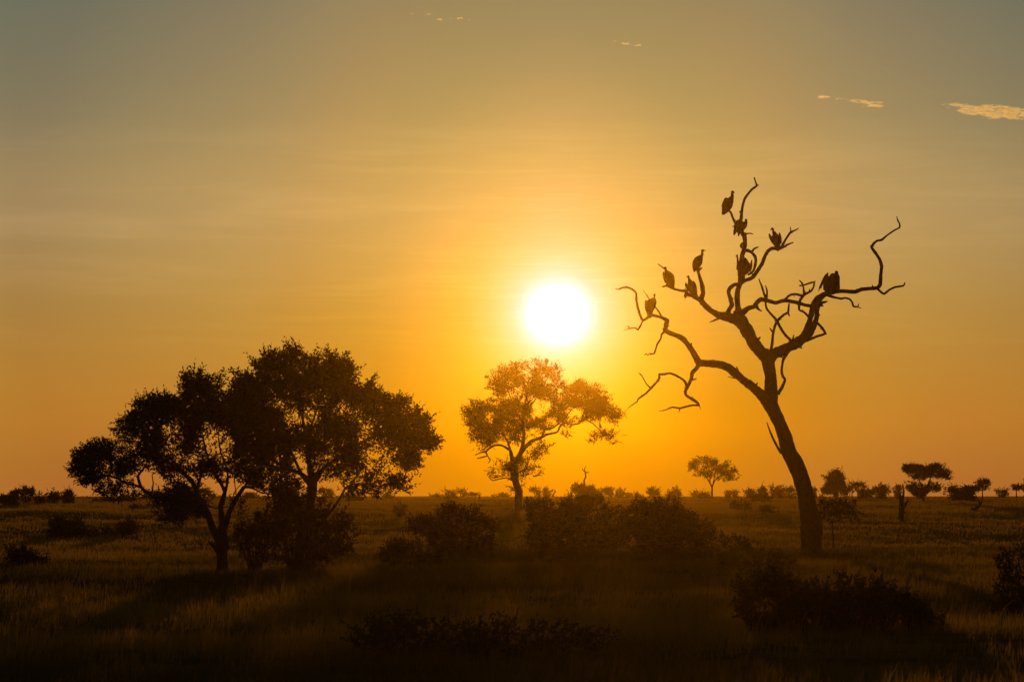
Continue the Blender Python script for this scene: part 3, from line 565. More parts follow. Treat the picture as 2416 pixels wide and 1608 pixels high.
# ------------------------------------------------------------------ leafy trees
def leafy_tree(name, label, cat, base, D, limbs, polys, leaf_px, n_clumps, sprays, clump_px, depth, gaps=(), twig_r=1.0, mleaf=M_LEAF, aspect=0.42, fr_trunk=None, group=None, step=0.15, nleaf=6):
    polys = [(p.mean(0) + (p - p.mean(0)) * 0.972, w_) for p, w_ in polys]
    root = empty(name, pt(base[0], base[1], D), label, cat, group)
    S = Skeleton(D)
    for i, grp in enumerate(limbs):
        b = MB()
        for sp in grp:
            rmax = max(p[2] for p in sp[1]) / FR[sp[0]][2]
            b.tube(S.limb(sp[0], sp[1], sp[2], 0.25), n=12 if rmax > 5 else 7, step=step, rough=0.06)
        b.build('trunk' if i == 0 else 'branch', M_BARK, root)
    V, Q, CC = foliage(polys, D, leaf_px, n_clumps, sprays, clump_px, depth, gaps, aspect=aspect, nleaf=nleaf, rim=leaf_px * 1.1, jitter=5.0)
    b = MB(); twig_net(b, S.world(), CC, twig_r, D); b.build('twigs', M_BARK, root)
    mesh_obj('crown', V, Q, mleaf, root, smooth=False)
    return root, S
def PL(fr, pts): return fp(fr, pts)[:, :2]
D1 = 108.0
crown1 = PL('L', [(35, 885), (60, 800), (70, 710), (120, 715), (130, 760), (160, 685), (250, 680), (310, 705), (332, 660), (305, 620), (330, 580), (370, 530), (430, 490), (440, 435), (500, 400), (590, 388), (640, 410), (680, 380), (730, 370), (742, 320), (720, 275), (790, 250), (850, 240), (880, 292), (930, 290), (965, 255), (975, 290), (940, 335), (1000, 400), (1060, 350), (1120, 400), (1200, 420), (1250, 600), (1290, 800), (1250, 920), (1180, 960), (1110, 930), (1040, 900), (1000, 905), (960, 930), (935, 880), (880, 850), (800, 870), (760, 840), (700, 890), (640, 900), (560, 840), (500, 825), (420, 870), (330, 890), (250, 890), (180, 925), (120, 945), (80, 900)])
low1 = PL('L', [(210, 985), (250, 930), (300, 905), (400, 930), (440, 960), (470, 1000), (430, 1030), (360, 1010), (300, 1030)])
low2 = PL('L', [(540, 1010), (640, 990), (650, 920), (710, 905), (760, 970), (850, 1000), (880, 1060), (830, 1130), (740, 1150), (700, 1175), (600, 1150), (550, 1110)])
low3 = PL('L', [(1020, 1030), (1060, 1000), (1090, 1060), (1075, 1120), (1045, 1080)])
mid1 = PL('L', [(790, 840), (860, 850), (850, 900), (800, 940)])
leafy_tree('leafy_tree', 'leftmost large leafy tree with a low spreading limb', 'tree', (525, 1344), D1,
 [[('L', [(970, 1490, 40), (970, 1460, 36), (968, 1380, 33), (965, 1300, 36), (966, 1250, 32), (970, 1190, 24), (962, 1100, 18), (960, 1060, 15), (985, 985, 12)], 0), ('L', [(945, 1345, 16), (920, 1318, 12), (888, 1288, 7)], 0)],
  [('L', [(962, 1300, 26), (930, 1250, 22), (902, 1180, 22), (885, 1120, 19), (850, 1060, 17), (812, 980, 15), (785, 920, 15), (745, 880, 12), (700, 850, 10), (640, 800, 7), (600, 740, 5)], 0.3), ('L', [(812, 980, 12), (840, 880, 8), (870, 800, 6)], -.4)],
  [('L', [(895, 1150, 16), (860, 1125, 14), (800, 1092, 12), (720, 1062, 11), (620, 1035, 12), (560, 1018, 12), (510, 990, 11), (470, 948, 10), (455, 885, 8), (500, 825, 6), (520, 760, 4)], -0.3), ('L', [(478, 955, 8), (430, 940, 7), (380, 930, 7), (332, 902, 6), (270, 885, 6), (220, 893, 5), (180, 908, 4), (125, 945, 2.5)], .2),
   ('L', [(540, 985, 5), (548, 930, 4), (540, 880, 3)], .2), ('L', [(332, 902, 5), (310, 850, 4), (280, 800, 3)], 0)],
  [('L', [(968, 1060, 15), (985, 985, 12), (960, 930, 11), (930, 880, 11), (900, 820, 9), (870, 740, 7), (850, 640, 5)], 0.4), ('L', [(988, 980, 10), (1003, 915, 7), (1000, 850, 6), (960, 740, 5), (945, 650, 4)], -.3)],
  [('L', [(985, 1200, 20), (1010, 1110, 15), (1045, 1040, 13), (1080, 985, 12), (1108, 952, 10), (1160, 960, 6), (1200, 985, 5), (1290, 1000, 4)], -0.3), ('L', [(1108, 952, 8), (1150, 850, 6), (1180, 740, 5)], .3), ('L', [(1030, 1050, 4), (1040, 990, 3), (1070, 950, 2.5)], 0)]],
 [(crown1, 1), (low1, 0.6), (low2, 1.0), (low3, .6), (mid1, .8)], 8.4, 640, 20, 15, 2.6,
 gaps=[(fp('L', [(x, y)])[0, 0], fp('L', [(x, y)])[0, 1], a / 2.589, b / 2.589, p) for x, y, a, b, p in [(930, 690, 120, 90, .3), (660, 620, 70, 60, .35), (780, 780, 120, 50, .4), (500, 810, 60, 40, .5), (260, 830, 70, 40, .5), (1000, 800, 70, 80, .45), (870, 580, 50, 50, .5), (400, 700, 60, 80, .6), (650, 720, 80, 60, .55)]], twig_r=1.1)
D2 = 111.0
crown2 = PL('L', [(1010, 300), (1060, 248), (1100, 270), (1160, 280), (1200, 240), (1150, 212), (1185, 185), (1225, 175), (1200, 145), (1270, 118), (1310, 150), (1370, 85), (1410, 90), (1430, 130), (1460, 150), (1490, 192), (1540, 150), (1600, 115), (1640, 150), (1730, 155), (1750, 210), (1800, 262), (1760, 290), (1762, 340), (1820, 330), (1865, 345), (1890, 285), (1905, 350), (1960, 380), (2020, 420), (2060, 400), (2110, 420), (2100, 465), (2170, 485), (2190, 520), (2245, 540), (2245, 640), (2320, 670), (2250, 740), (2190, 720), (2160, 780), (2180, 830), (2110, 862), (2030, 820), (1960, 790), (1890, 800), (1820, 830), (1750, 880), (1680, 905), (1600, 900), (1565, 915), (1530, 870), (1490, 850), (1430, 870), (1380, 880), (1290, 900), (1230, 850), (1180, 800), (1120, 600), (1030, 420)])
lr2 = PL('L', [(1700, 960), (1730, 890), (1790, 860), (1850, 840), (1950, 830), (2000, 880), (2060, 890), (2110, 930), (2115, 990), (2060, 960), (2000, 1005), (1930, 985), (1850, 1010), (1760, 1000), (1710, 1010)])
ll2 = PL('L', [(1210, 960), (1260, 900), (1380, 880), (1430, 930), (1475, 1000), (1440, 1060), (1380, 1090), (1300, 1050), (1240, 1010)])
leafy_tree('leafy_tree', 'tallest full leafy tree, its twin trunk rising behind a thicket', 'tree', (700, 1338), D2,
 [[('L', [(1430, 1480, 34), (1430, 1440, 32), (1440, 1340, 30), (1455, 1250, 28), (1485, 1150, 25), (1505, 1060, 25), (1518, 970, 33), (1520, 910, 33), (1515, 870, 24)], 0), ('L', [(1505, 1480, 28), (1510, 1430, 26), (1518, 1300, 22), (1522, 1180, 19), (1518, 1070, 18)], .2)],
  [('L', [(1510, 930, 24), (1480, 900, 19), (1450, 872, 14), (1420, 860, 12), (1380, 850, 9), (1300, 800, 7), (1240, 700, 5)], -.3), ('L', [(1450, 870, 10), (1400, 760, 8), (1340, 640, 6), (1280, 480, 4)], .3)],
  [('L', [(1515, 880, 24), (1500, 800, 17), (1490, 700, 13), (1470, 600, 9), (1460, 530, 8), (1462, 460, 6), (1440, 350, 4), (1400, 230, 3)], .2), ('L', [(1480, 640, 8), (1520, 560, 7), (1560, 440, 5), (1600, 300, 4)], -.3)],
  [('L', [(1535, 910, 22), (1570, 860, 15), (1610, 820, 12), (1700, 760, 9), (1800, 690, 8), (1900, 640, 6), (2050, 600, 4)], -.3), ('L', [(1700, 760, 7), (1760, 620, 5), (1800, 500, 4)], .4)],
  [('L', [(1530, 1230, 12), (1590, 1150, 10), (1650, 1080, 9), (1690, 1020, 7), (1720, 960, 6), (1770, 935, 5), (1900, 950, 4), (2050, 935, 3)], -.4), ('L', [(1740, 950, 5), (1800, 985, 4), (1900, 990, 3)], .2)],
  [('L', [(1480, 1150, 9), (1400, 1060, 7), (1300, 1000, 5), (1240, 960, 4)], .3)]],
 [(crown2, 1), (lr2, .5), (ll2, .8)], 8.4, 720, 20, 16, 2.8,
 gaps=[(fp('L', [(x, y)])[0, 0], fp('L', [(x, y)])[0, 1], a / 2.589, b / 2.589, p) for x, y, a, b, p in [(1480, 520, 90, 60, .3), (1380, 540, 60, 60, .45), (1700, 500, 100, 60, .5), (1840, 600, 70, 110, .5), (1440, 780, 50, 60, .25), (1610, 800, 70, 50, .35), (1950, 720, 110, 60, .5), (1270, 760, 70, 50, .4), (1560, 420, 70, 60, .55), (1860, 760, 80, 40, .4), (1330, 440, 60, 60, .6)]], twig_r=1.1)
D3 = 214.0
m1 = PL('M', [(320, 280), (370, 240), (430, 210), (480, 190), (530, 145), (600, 150), (660, 125), (700, 150), (760, 140), (830, 112), (870, 150), (930, 170), (980, 150), (1040, 215), (1000, 260), (1040, 300), (1070, 370), (1130, 370), (1150, 320), (1230, 300), (1290, 350), (1380, 345), (1400, 390), (1480, 410), (1510, 465), (1490, 520), (1560, 570), (1640, 620), (1570, 640), (1560, 725), (1480, 680), (1400, 690), (1300, 650), (1220, 690), (1170, 640), (1120, 700), (1060, 700), (950, 740), (870, 790), (800, 800), (700, 830), (640, 880), (560, 890), (500, 860), (400, 880), (300, 960), (262, 940), (290, 880), (170, 850), (200, 760), (130, 720), (130, 640), (98, 580), (130, 540), (200, 490), (300, 500), (380, 480), (450, 490), (440, 430), (370, 430), (350, 390), (362, 340)])
m2 = PL('M', [(1290, 890), (1330, 830), (1370, 780), (1400, 740), (1440, 780), (1540, 770), (1610, 810), (1560, 850), (1500, 900), (1450, 830), (1380, 830), (1330, 885)])
m3 = PL('M', [(360, 1150), (420, 1095), (480, 1050), (560, 1040), (640, 1020), (700, 1020), (760, 1080), (850, 1110), (835, 1180), (740, 1200), (660, 1225), (620, 1180), (560, 1200), (500, 1180), (430, 1200), (385, 1210)])
m4 = PL('M', [(750, 900), (860, 850), (930, 850), (970, 890), (900, 920), (890, 980), (830, 1020), (770, 1030), (720, 960)])
m5 = PL('M', [(1040, 740), (1110, 730), (1140, 790), (1060, 820)])
m6 = PL('M', [(570, 1280), (670, 1285), (660, 1320), (590, 1320)])
leafy_tree('leafy_tree', 'broad leafy tree standing directly beneath the setting sun', 'tree', (1223, 1196), D3,
 [[('M', [(640, 1520, 40), (640, 1480, 37), (638, 1400, 35), (645, 1330, 36), (620, 1260, 31), (602, 1180, 34), (598, 1100, 38), (602, 1040, 40)], 0)],
  [('M', [(590, 1060, 24), (575, 1000, 20), (565, 950, 15), (530, 925, 12), (480, 900, 10), (420, 900, 10), (370, 930, 9), (335, 960, 9), (290, 968, 6), (238, 992, 4)], -.3), ('M', [(335, 962, 8), (352, 998, 7), (300, 1012, 6), (258, 1023, 4)], .2), ('M', [(352, 998, 6), (380, 1040, 5), (358, 1064, 4)], 0), ('M', [(380, 905, 7), (400, 850, 5), (430, 760, 4)], 0), ('M', [(570, 960, 12), (545, 880, 9), (480, 760, 7), (400, 640, 5)], .4)],
  [('M', [(620, 1050, 28), (655, 980, 24), (700, 920, 20), (760, 862, 16), (840, 832, 14), (900, 802, 11), (1000, 778, 9), (1022, 730, 9), (1070, 695, 8), (1130, 710, 8), (1200, 698, 9), (1230, 660, 9), (1245, 610, 6), (1290, 560, 5)], -.3), ('M', [(1240, 655, 8), (1330, 700, 6), (1400, 768, 5), (1460, 815, 3)], .2), ('M', [(855, 830, 13), (885, 755, 10), (960, 740, 8), (1060, 660, 6), (1140, 560, 5)], .4), ('M', [(1300, 680, 5), (1420, 620, 4), (1560, 610, 3)], -.2)],
  [('M', [(650, 990, 20), (680, 900, 18), (690, 800, 15), (680, 700, 13), (690, 580, 10), (720, 420, 7), (740, 280, 5)], .2), ('M', [(682, 700, 10), (620, 600, 7), (560, 440, 5), (500, 300, 4)], -.4), ('M', [(690, 600, 9), (780, 500, 7), (860, 380, 5), (920, 250, 4)], .4)],
  [('M', [(580, 1225, 8), (530, 1202, 6), (450, 1215, 5), (400, 1227, 5), (365, 1190, 4)], -.3), ('M', [(640, 1150, 8), (700, 1120, 6), (780, 1130, 4)], .2)]],
 [(m1, 1), (m2, .45), (m3, .55), (m4, .5), (m5, .5), (m6, .6)], 4.6, 560, 27, 8.5, 4.2,
 gaps=[(fp('M', [(x, y)])[0, 0], fp('M', [(x, y)])[0, 1], a / 3.92, b / 3.92, p) for x, y, a, b, p in [(400, 430, 60, 40, .1), (640, 390, 50, 40, .3), (560, 450, 60, 40, .4), (700, 250, 60, 40, .5), (850, 540, 110, 60, .3), (820, 620, 60, 40, .3), (1180, 610, 60, 60, .2), (960, 690, 60, 50, .35), (770, 800, 90, 60, .35), (500, 820, 50, 60, .45), (1100, 600, 40, 60, .4), (1000, 420, 60, 60, .6), (380, 640, 60, 50, .6)]], twig_r=0.8, aspect=0.38)
vulture('lone vulture perched on top of the leafy tree under the sun', (1270, 835, 39.2),
 [[(770, 520, 120), (768, 650, 165), (762, 800, 120), (760, 900, 75)], [(790, 470, 62)], ([(612, 530, 28), (640, 680, 60), (680, 820, 60)], -.1), ([(918, 540, 35), (895, 680, 60), (830, 820, 60)], .1), [(740, 900, 40), (735, 1010, 30)], [(800, 900, 40), (805, 1000, 28)]], D3, 0.8, group=None, vox=0.012)

# ------------------------------------------------------------------ far trees, bushes and snags
def sprigs(poly, D, n, leaf_px, depth):
    """shoots standing out of the top of a bush: stem tubes and their leaves"""
    pe = np.vstack([poly, poly[:1]])[:, :2]; cen = poly[:, :2].mean(0); C, Dr, S_ = [], [], []
    tries = 0
    while len(S_) < n and tries < n * 20:
        tries += 1; k = rng.integers(0, len(pe) - 1); f = rng.random(); p = pe[k] * (1 - f) + pe[k + 1] * f
        if p[1] > cen[1] + 4: continue
        o = (p - cen) / (np.hypot(*(p - cen)) + 1e-9) * [.8, .7] + [rng.normal(0, .35), -.75]; o /= np.hypot(*o) + 1e-9
        L = leaf_px * rng.uniform(1.0, 3.8); dd = D + rng.uniform(-.8, .8) * depth; a = p - o * L * 1.6; e = p + o * L * 0.6
        cv = np.array([-o[1], o[0]]) * rng.normal(0, .25) * L
        S_.append([pt(*a, dd), pt(*((a + e) / 2 + cv), dd), pt(*e, dd)])
        for t in np.linspace(.15, 1, max(3, int(L / leaf_px * 3))):
            q = a * (1 - t) + e * t + cv * 4 * t * (1 - t) * .5
            C.append(pt(q[0], q[1], dd)); Dr.append([o[0] + rng.normal(0, .5), rng.normal(0, .5), -o[1] + rng.normal(0, .5)])
    return np.array(C), np.array(Dr), S_
def roughen(poly, amp):
    """uneven outline: extra points pushed in and out"""
    pe = np.vstack([poly, poly[:1]])[:, :2]; out_ = []; c = poly[:, :2].mean(0)
    for a, b in zip(pe[:-1], pe[1:]):
        k = max(2, int(np.hypot(*(b - a)) / 14))
        for t in np.arange(k) / k:
            q = a * (1 - t) + b * t; d = (q - c) / (np.hypot(*(q - c)) + 1e-9); out_.append(q + d * rng.normal(-0.35, 1) * amp)
    return np.array(out_)
def simple_tree(name, label, cat, base, crowns, trunk=None, D=None, leaf_px=3.4, dens=1.0, depth=None, group=None, wood_px=1.6, clump=6.5, twig_r=0.55, mleaf=M_THORN, stems=4, gaps=(), aspect=0.5, feather=0, base_fill=True, drop=0):
    """crowns: polygons in photo px. trunk: list of limbs [(fr, pts, slope)]"""
    bx, by = base; D = D or d_at(by)
    z0 = float(hgt((bx - W0 / 2) / F * D, D)); p0 = np.array([(bx - W0 / 2) / F * D, D, z0])
    if group: crowns = [p.mean(0) + (p - p.mean(0)) * [0.88, 0.86] + [0, 0.8] for p in crowns]
    if drop: crowns = [p + [0, drop] for p in crowns]
    if feather: crowns = [roughen(crowns[0], 0.9 * leaf_px)] + list(crowns[1:])
    if not trunk and base_fill:
        q = np.concatenate(crowns); cx_ = 0.5 * (q[:, 0].min() + q[:, 0].max()); hw_ = 0.36 * (q[:, 0].max() - q[:, 0].min()); yb = HORY + (CAMZ - z0) * F / D; ym = q[:, 1].mean()
        if yb > ym + 1: crowns = list(crowns) + [EL(cx_, 0.5 * (ym + yb), hw_, 0.5 * (yb - ym) + 0.5, jag=.08)]
    root = empty(name, p0, label, cat, group)
    allp = np.concatenate(crowns); x0, y0 = allp.min(0); x1, y1 = allp.max(0)
    S = Skeleton(D); mb_ = MB()
    base_row = HORY + (CAMZ - z0 + 0.15) * F / D
    if trunk:
        for sp in trunk: mb_.tube(S.limb(sp[0], sp[1], sp[2], .2), n=7, step=.3, rough=.06)
        first = fp(trunk[0][0], trunk[0][1])[0]
        mb_.tube(S.limb('P', [(first[0], first[1], first[2]), (bx, max(base_row, first[1] + .5), first[2] * 1.15)], 0, 0), n=7, step=.3, rough=.04)
    else:
        for k in range(stems):
            t = (k + .5) / stems; ex_ = x0 + (x1 - x0) * (0.15 + 0.7 * t); ey = y0 + (y1 - y0) * rng.uniform(.3, .55)
            mb_.tube(S.limb('P', [(bx + (ex_ - bx) * .15, base_row, wood_px), (bx + (ex_ - bx) * .5, (base_row + ey) / 2 + 1, wood_px * .8), (ex_, ey, wood_px * .5)], rng.uniform(-.5, .5), .1), n=6, step=.3, rough=.05)
    area = sum(0.5 * abs(np.dot(p[:, 0], np.roll(p[:, 1], 1)) - np.dot(p[:, 1], np.roll(p[:, 0], 1))) for p in crowns)
    n_c = int(max(5, area / (clump * clump) * 0.75)); depth = depth or 0.32 * (x1 - x0) / F * D
    V, Q, CC = foliage([(p, 1.0) for p in crowns], D, leaf_px, n_c, int(33 * dens * (3.4 / leaf_px)**2 * (clump / 6.5)**2) + 2, clump, depth, gaps, jitter=1.6, aspect=aspect, rim=leaf_px * 1.6)
    if feather:
        FC, FD, FS = sprigs(crowns[0], D, feather, leaf_px, depth); FD /= np.linalg.norm(FD, axis=1)[:, None]; ll = leaf_px / F * D
        V2, Q2 = leaves(FC, FD, ll, ll * aspect, 3, ll * .9); Q = np.concatenate([Q, Q2 + len(V)]); V = np.concatenate([V, V2])
        for a_, b_, c_ in FS:
            r0 = 0.9 / F * D; mb_.tube(np.column_stack([np.array([a_, b_, c_]), [r0, r0 * .8, r0 * .4]]), n=4, step=.3, rough=0, cap=False)
    sel = CC if len(CC) < 140 else CC[rng.permutation(len(CC))[:140]]
    twig_net(mb_, S.world(), sel, twig_r, D, n=3)
    mb_.build('trunk' if trunk else 'stems', M_BARK, root)
    mesh_obj('crown' if trunk else 'foliage', V, Q, mleaf, root, smooth=False)
    return root
EL = ellipse
G_T = 'small trees along the skyline'; G_B = 'bushes along the skyline'
# left end
simple_tree('bush', 'rounded dark bush at the far left edge of the skyline', 'bush', (20, 1192), [EL(14, 1180, 30, 15)], D=238, group=G_B, dens=1.6)
simple_tree('small_tree', 'low tree between the bush at the left edge and the taller skyline tree', 'tree', (38, 1187), [EL(35, 1170, 16, 14)], [('P', [(38, 1186, 1.8), (36, 1172, 1.2)], 0)], D=245, group=G_T, dens=1.5)
simple_tree('small_tree', 'taller tree with gaps low in its crown, in the far left skyline clump', 'tree', (64, 1189), [EL(65, 1161, 21, 13), EL(60, 1178, 13, 7)], [('P', [(62, 1188, 2), (60, 1170, 1.5)], 0), ('P', [(63, 1184, 1.5), (76, 1168, 1)], 0)], D=248, group=G_T, dens=1.4)
simple_tree('bush', 'low bush leaning on the right of the taller far left skyline tree', 'bush', (94, 1190), [EL(94, 1176, 14, 12)], D=250, group=G_B, dens=1.4)
simple_tree('small_tree', 'spiky topped tree, second from the right of the far left clump', 'tree', (125, 1192), [EL(125, 1170, 15, 16, jag=.2), EL(127, 1188, 6, 7)], [('P', [(125, 1192, 2), (125, 1172, 1.5)], 0)], D=236, group=G_T, dens=1.5)
simple_tree('small_tree', 'dense oval tree at the right end of the far left clump', 'tree', (160, 1188), [EL(160, 1168, 18, 17), EL(160, 1182, 13, 7)], [('P', [(160, 1188, 2), (160, 1170, 1.5)], 0)], D=248, group=G_T, dens=1.9)
simple_tree('bush', 'flat dark bush in front of the far left clump of trees', 'bush', (26, 1198), [EL(26, 1192, 21, 7)], D=222, dens=2.0)
simple_tree('bush', 'long low thicket on the skyline behind the lowest left limb', 'bush', (280, 1190), [EL(275, 1181, 54, 9, jag=.1)], D=273, dens=1.6, group=G_B)
simple_tree('bush', 'low bush on the skyline left of the long thicket', 'bush', (205, 1184), [EL(200, 1181, 22, 4)], D=328, dens=1.3, group=G_B)
simple_tree('small_tree', 'flat topped tree seen through the left tree under its limb', 'tree', (355, 1178), [EL(362, 1163, 20, 7, flat=.4), EL(340, 1171, 9, 4)], [('P', [(355, 1178, 1.3), (357, 1165, .9)], 0)], D=333, group=G_T, dens=1.8)
simple_tree('small_tree', 'round headed far tree seen between the limbs of the leftmost large tree', 'tree', (483, 1178), [EL(484, 1159, 17, 8), EL(505, 1172, 12, 6)], [('P', [(483, 1178, 1.3), (483, 1160, .9)], 0)], D=333, group=G_T, dens=1.8)
simple_tree('bush', 'dense round bush seen between the two large left trees', 'bush', (592, 1180), [EL(593, 1172, 22, 11, jag=.06)], D=317, group=G_B, dens=1.7)
simple_tree('small_tree', 'dome shaped far tree just right of the twin trunk', 'tree', (768, 1176), [EL(768, 1160, 17, 9, flat=.3), EL(775, 1170, 14, 4)], [('P', [(762, 1176, 1.2), (764, 1162, .9)], 0), ('P', [(762, 1172, 1), (778, 1162, .7)], 0)], D=333, group=G_T, dens=1.7)
simple_tree('bush', 'low spreading bush under the right hand limbs of the tallest leafy tree', 'bush', (836, 1184), [EL(836, 1175, 22, 10)], D=278, group=G_B, dens=1.4)
simple_tree('bush', 'tiny bush on the skyline at the right tip of the tallest leafy tree', 'bush', (916, 1175), [EL(916, 1168, 14, 5)], D=344, group=G_B, dens=1.3)
# centre
simple_tree('bush', 'very low scrub left of the spiky skyline bush', 'bush', (1033, 1173), [EL(1032, 1169, 14, 3, jag=.25)], D=383, group=G_B, dens=1.0)
simple_tree('bush', 'spiky thin bush on the skyline left of the leaning far tree', 'bush', (1062, 1176), [EL(1064, 1166, 14, 10, jag=.35)], D=328, group=G_B, dens=.7, leaf_px=3)
simple_tree('small_tree', 'small far tree leaning left with a sloping crown', 'tree', (1088, 1174), [EL(1083, 1158, 9, 5), EL(1097, 1164, 10, 5)], [('P', [(1087, 1174, 1.2), (1086, 1160, .8)], 0), ('P', [(1087, 1171, .9), (1099, 1164, .6)], 0)], D=361, group=G_T, dens=1.3)
simple_tree('small_tree', 'tiny table topped tree just left of the tree under the sun', 'tree', (1120, 1172), [EL(1121, 1165.5, 13, 2.6)], [('P', [(1120, 1172, 1), (1120, 1166, .7)], 0)], D=383, group=G_T, dens=1.2, leaf_px=2.8)
simple_tree('bush', 'flat smudge of scrub on the skyline nearest the left of the sunlit tree trunk', 'bush', (1185, 1171), [EL(1183, 1167, 22, 3)], D=405, group=G_B, dens=1.2, leaf_px=2.8)
simple_tree('small_tree', 'lollipop shaped small tree right of the trunk under the sun', 'tree', (1262, 1173), [EL(1263, 1156, 12, 6, flat=.3), EL(1271, 1163, 5, 5)], [('P', [(1262, 1173, 1), (1261, 1158, .8)], 0), ('P', [(1263, 1170, .8), (1271, 1162, .6)], 0)], D=372, group=G_T, dens=1.5, leaf_px=2.8)
simple_tree('bush', 'dense rounded shrub between the lollipop tree and the thin snag', 'bush', (1291, 1174), [EL(1291, 1158, 11, 8, jag=.06), EL(1290, 1167, 7, 6)], D=355, group=G_B, dens=1.9, leaf_px=2.8)
c = PL('M', [(1130, 1300), (1170, 1265), (1230, 1265), (1300, 1265), (1370, 1300), (1400, 1350), (1400, 1400), (1290, 1430), (1210, 1420), (1210, 1350), (1150, 1330)])
simple_tree('bush', 'large domed bush with a bare sapling behind it', 'bush', (1388, 1188), [c], D=262, dens=1.9, group=None, feather=12)
simple_tree('small_tree', 'boxy little tree touching the right of the large domed bush', 'tree', (1433, 1176), [EL(1432, 1156, 14, 6, flat=.2), EL(1434, 1166, 10, 6)], [('P', [(1430, 1176, 1.2), (1430, 1158, 1)], 0)], D=328, group=G_T, dens=1.5, leaf_px=3)
simple_tree('bush', 'egg shaped bush on the skyline right of the boxy little tree', 'bush', (1464, 1174), [EL(1464, 1159, 9, 8, jag=.05), EL(1460, 1167, 8, 5)], D=355, group=G_B, dens=1.9, leaf_px=2.8)
simple_tree('bush', 'low mound of scrub right of the egg shaped bush', 'bush', (1484, 1172), [EL(1483, 1167, 11, 4, jag=.05)], D=383, group=G_B, dens=1.7, leaf_px=2.8)
simple_tree('bush', 'ragged scrap of scrub between two rounded skyline shrubs', 'bush', (1505, 1171), [EL(1505, 1166, 9, 3, jag=.2)], D=394, group=G_B, dens=1.1, leaf_px=2.8)
simple_tree('bush', 'rounded thorny shrub midway between the bare sapling and the fine branched round tree', 'bush', (1542, 1173), [EL(1541, 1158, 14, 9, jag=.14)], D=361, group=G_B, dens=1.4, leaf_px=2.9)
simple_tree('bush', 'peaked bush with sloping sides left of the fine branched round tree', 'bush', (1594, 1173), [EL(1594, 1156, 10, 8, jag=.15), PL('P', [(1568, 1167), (1585, 1160), (1602, 1160), (1612, 1167), (1600, 1170), (1570, 1170)])], D=366, group=G_B, dens=1.5, leaf_px=2.9)
simple_tree('bush', 'low scrub at the left foot of the fine branched round tree', 'bush', (1645, 1172), [EL(1643, 1163, 14, 4, jag=.2)], D=383, group=G_B, dens=1.3, leaf_px=2.8)
simple_tree('bush', 'small dark bush just in front of the fine branched round tree', 'bush', (1663, 1176), [EL(1662, 1168, 14, 6)], D=328, dens=1.5, group=None)
c = PL('K', [(1420, 160), (1445, 100), (1500, 65), (1570, 55), (1640, 75), (1690, 130), (1720, 95), (1760, 100), (1800, 160), (1832, 212), (1790, 245), (1700, 240), (1650, 225), (1580, 215), (1480, 205)])
simple_tree('small_tree', 'fine branched round crowned tree with airy foliage standing alone on the skyline', 'tree', (1680, 1164), [c],
 [('K', [(1616, 350, 8), (1616, 300, 7), (1600, 265, 6), (1575, 225, 5), (1530, 180, 4), (1480, 150, 3)], 0), ('K', [(1616, 300, 7), (1635, 250, 5), (1680, 210, 4), (1750, 200, 3), (1800, 215, 2)], .2), ('K', [(1598, 262, 5), (1600, 190, 4), (1580, 110, 3)], -.2), ('K', [(1625, 265, 5), (1640, 190, 4), (1650, 120, 2.5)], .2), ('K', [(1690, 205, 3), (1740, 150, 2.5), (1760, 115, 2)], 0), ('K', [(1570, 220, 3), (1540, 140, 3), (1520, 90, 2)], .3)], D=333, dens=.5, leaf_px=2.8, clump=6, twig_r=.7, depth=2.6)
simple_tree('bush', 'thin spiky sprig of scrub right of the fine branched round tree', 'bush', (1717, 1170), [EL(1717, 1161, 6, 5, jag=.3)], D=383, group=G_B, dens=.7, leaf_px=2.8)
simple_tree('bush', 'small loose bush second right of the fine branched round tree', 'bush', (1735, 1170), [EL(1735, 1161, 7, 5, jag=.25)], D=383, group=G_B, dens=.9, leaf_px=2.8)
simple_tree('bush', 'low rounded scrub left of the narrow upright shrub', 'bush', (1769, 1172), [EL(1769, 1160, 13, 6, jag=.12)], D=372, group=G_B, dens=1.5, leaf_px=2.8)
simple_tree('bush', 'narrow upright shrub with a spreading base on the skyline', 'bush', (1796, 1186), [EL(1798, 1156, 7, 9, jag=.15), EL(1793, 1170, 20, 8), EL(1788, 1178, 14, 6)], D=278, dens=1.5, group=None)
simple_tree('bush', 'dark shrub in the grass below the narrow upright shrub', 'bush', (1750, 1206), [EL(1750, 1194, 22, 10, jag=.18)], dens=1.2, clump=8)
simple_tree('bush', 'faint low bush in the grass left of the dead tree trunk', 'bush', (1810, 1215), [EL(1812, 1203, 22, 9, jag=.2)], dens=.9, clump=8)
simple_tree('bush', 'thin upright bush first left of the dead tree trunk cluster', 'bush', (1824, 1171), [EL(1822, 1152, 6, 9, jag=.25)], D=361, group=G_B, dens=1.0, leaf_px=2.8)
simple_tree('bush', 'loose bush second in the row just left of the dead tree trunk', 'bush', (1840, 1172), [EL(1841, 1156, 14, 9, jag=.18)], D=355, group=G_B, dens=1.2, leaf_px=2.8)
simple_tree('bush', 'bush touching the left side of the dead tree trunk at the skyline', 'bush', (1866, 1172), [EL(1866, 1157, 15, 8, jag=.18)], D=361, group=G_B, dens=1.3, leaf_px=2.8)
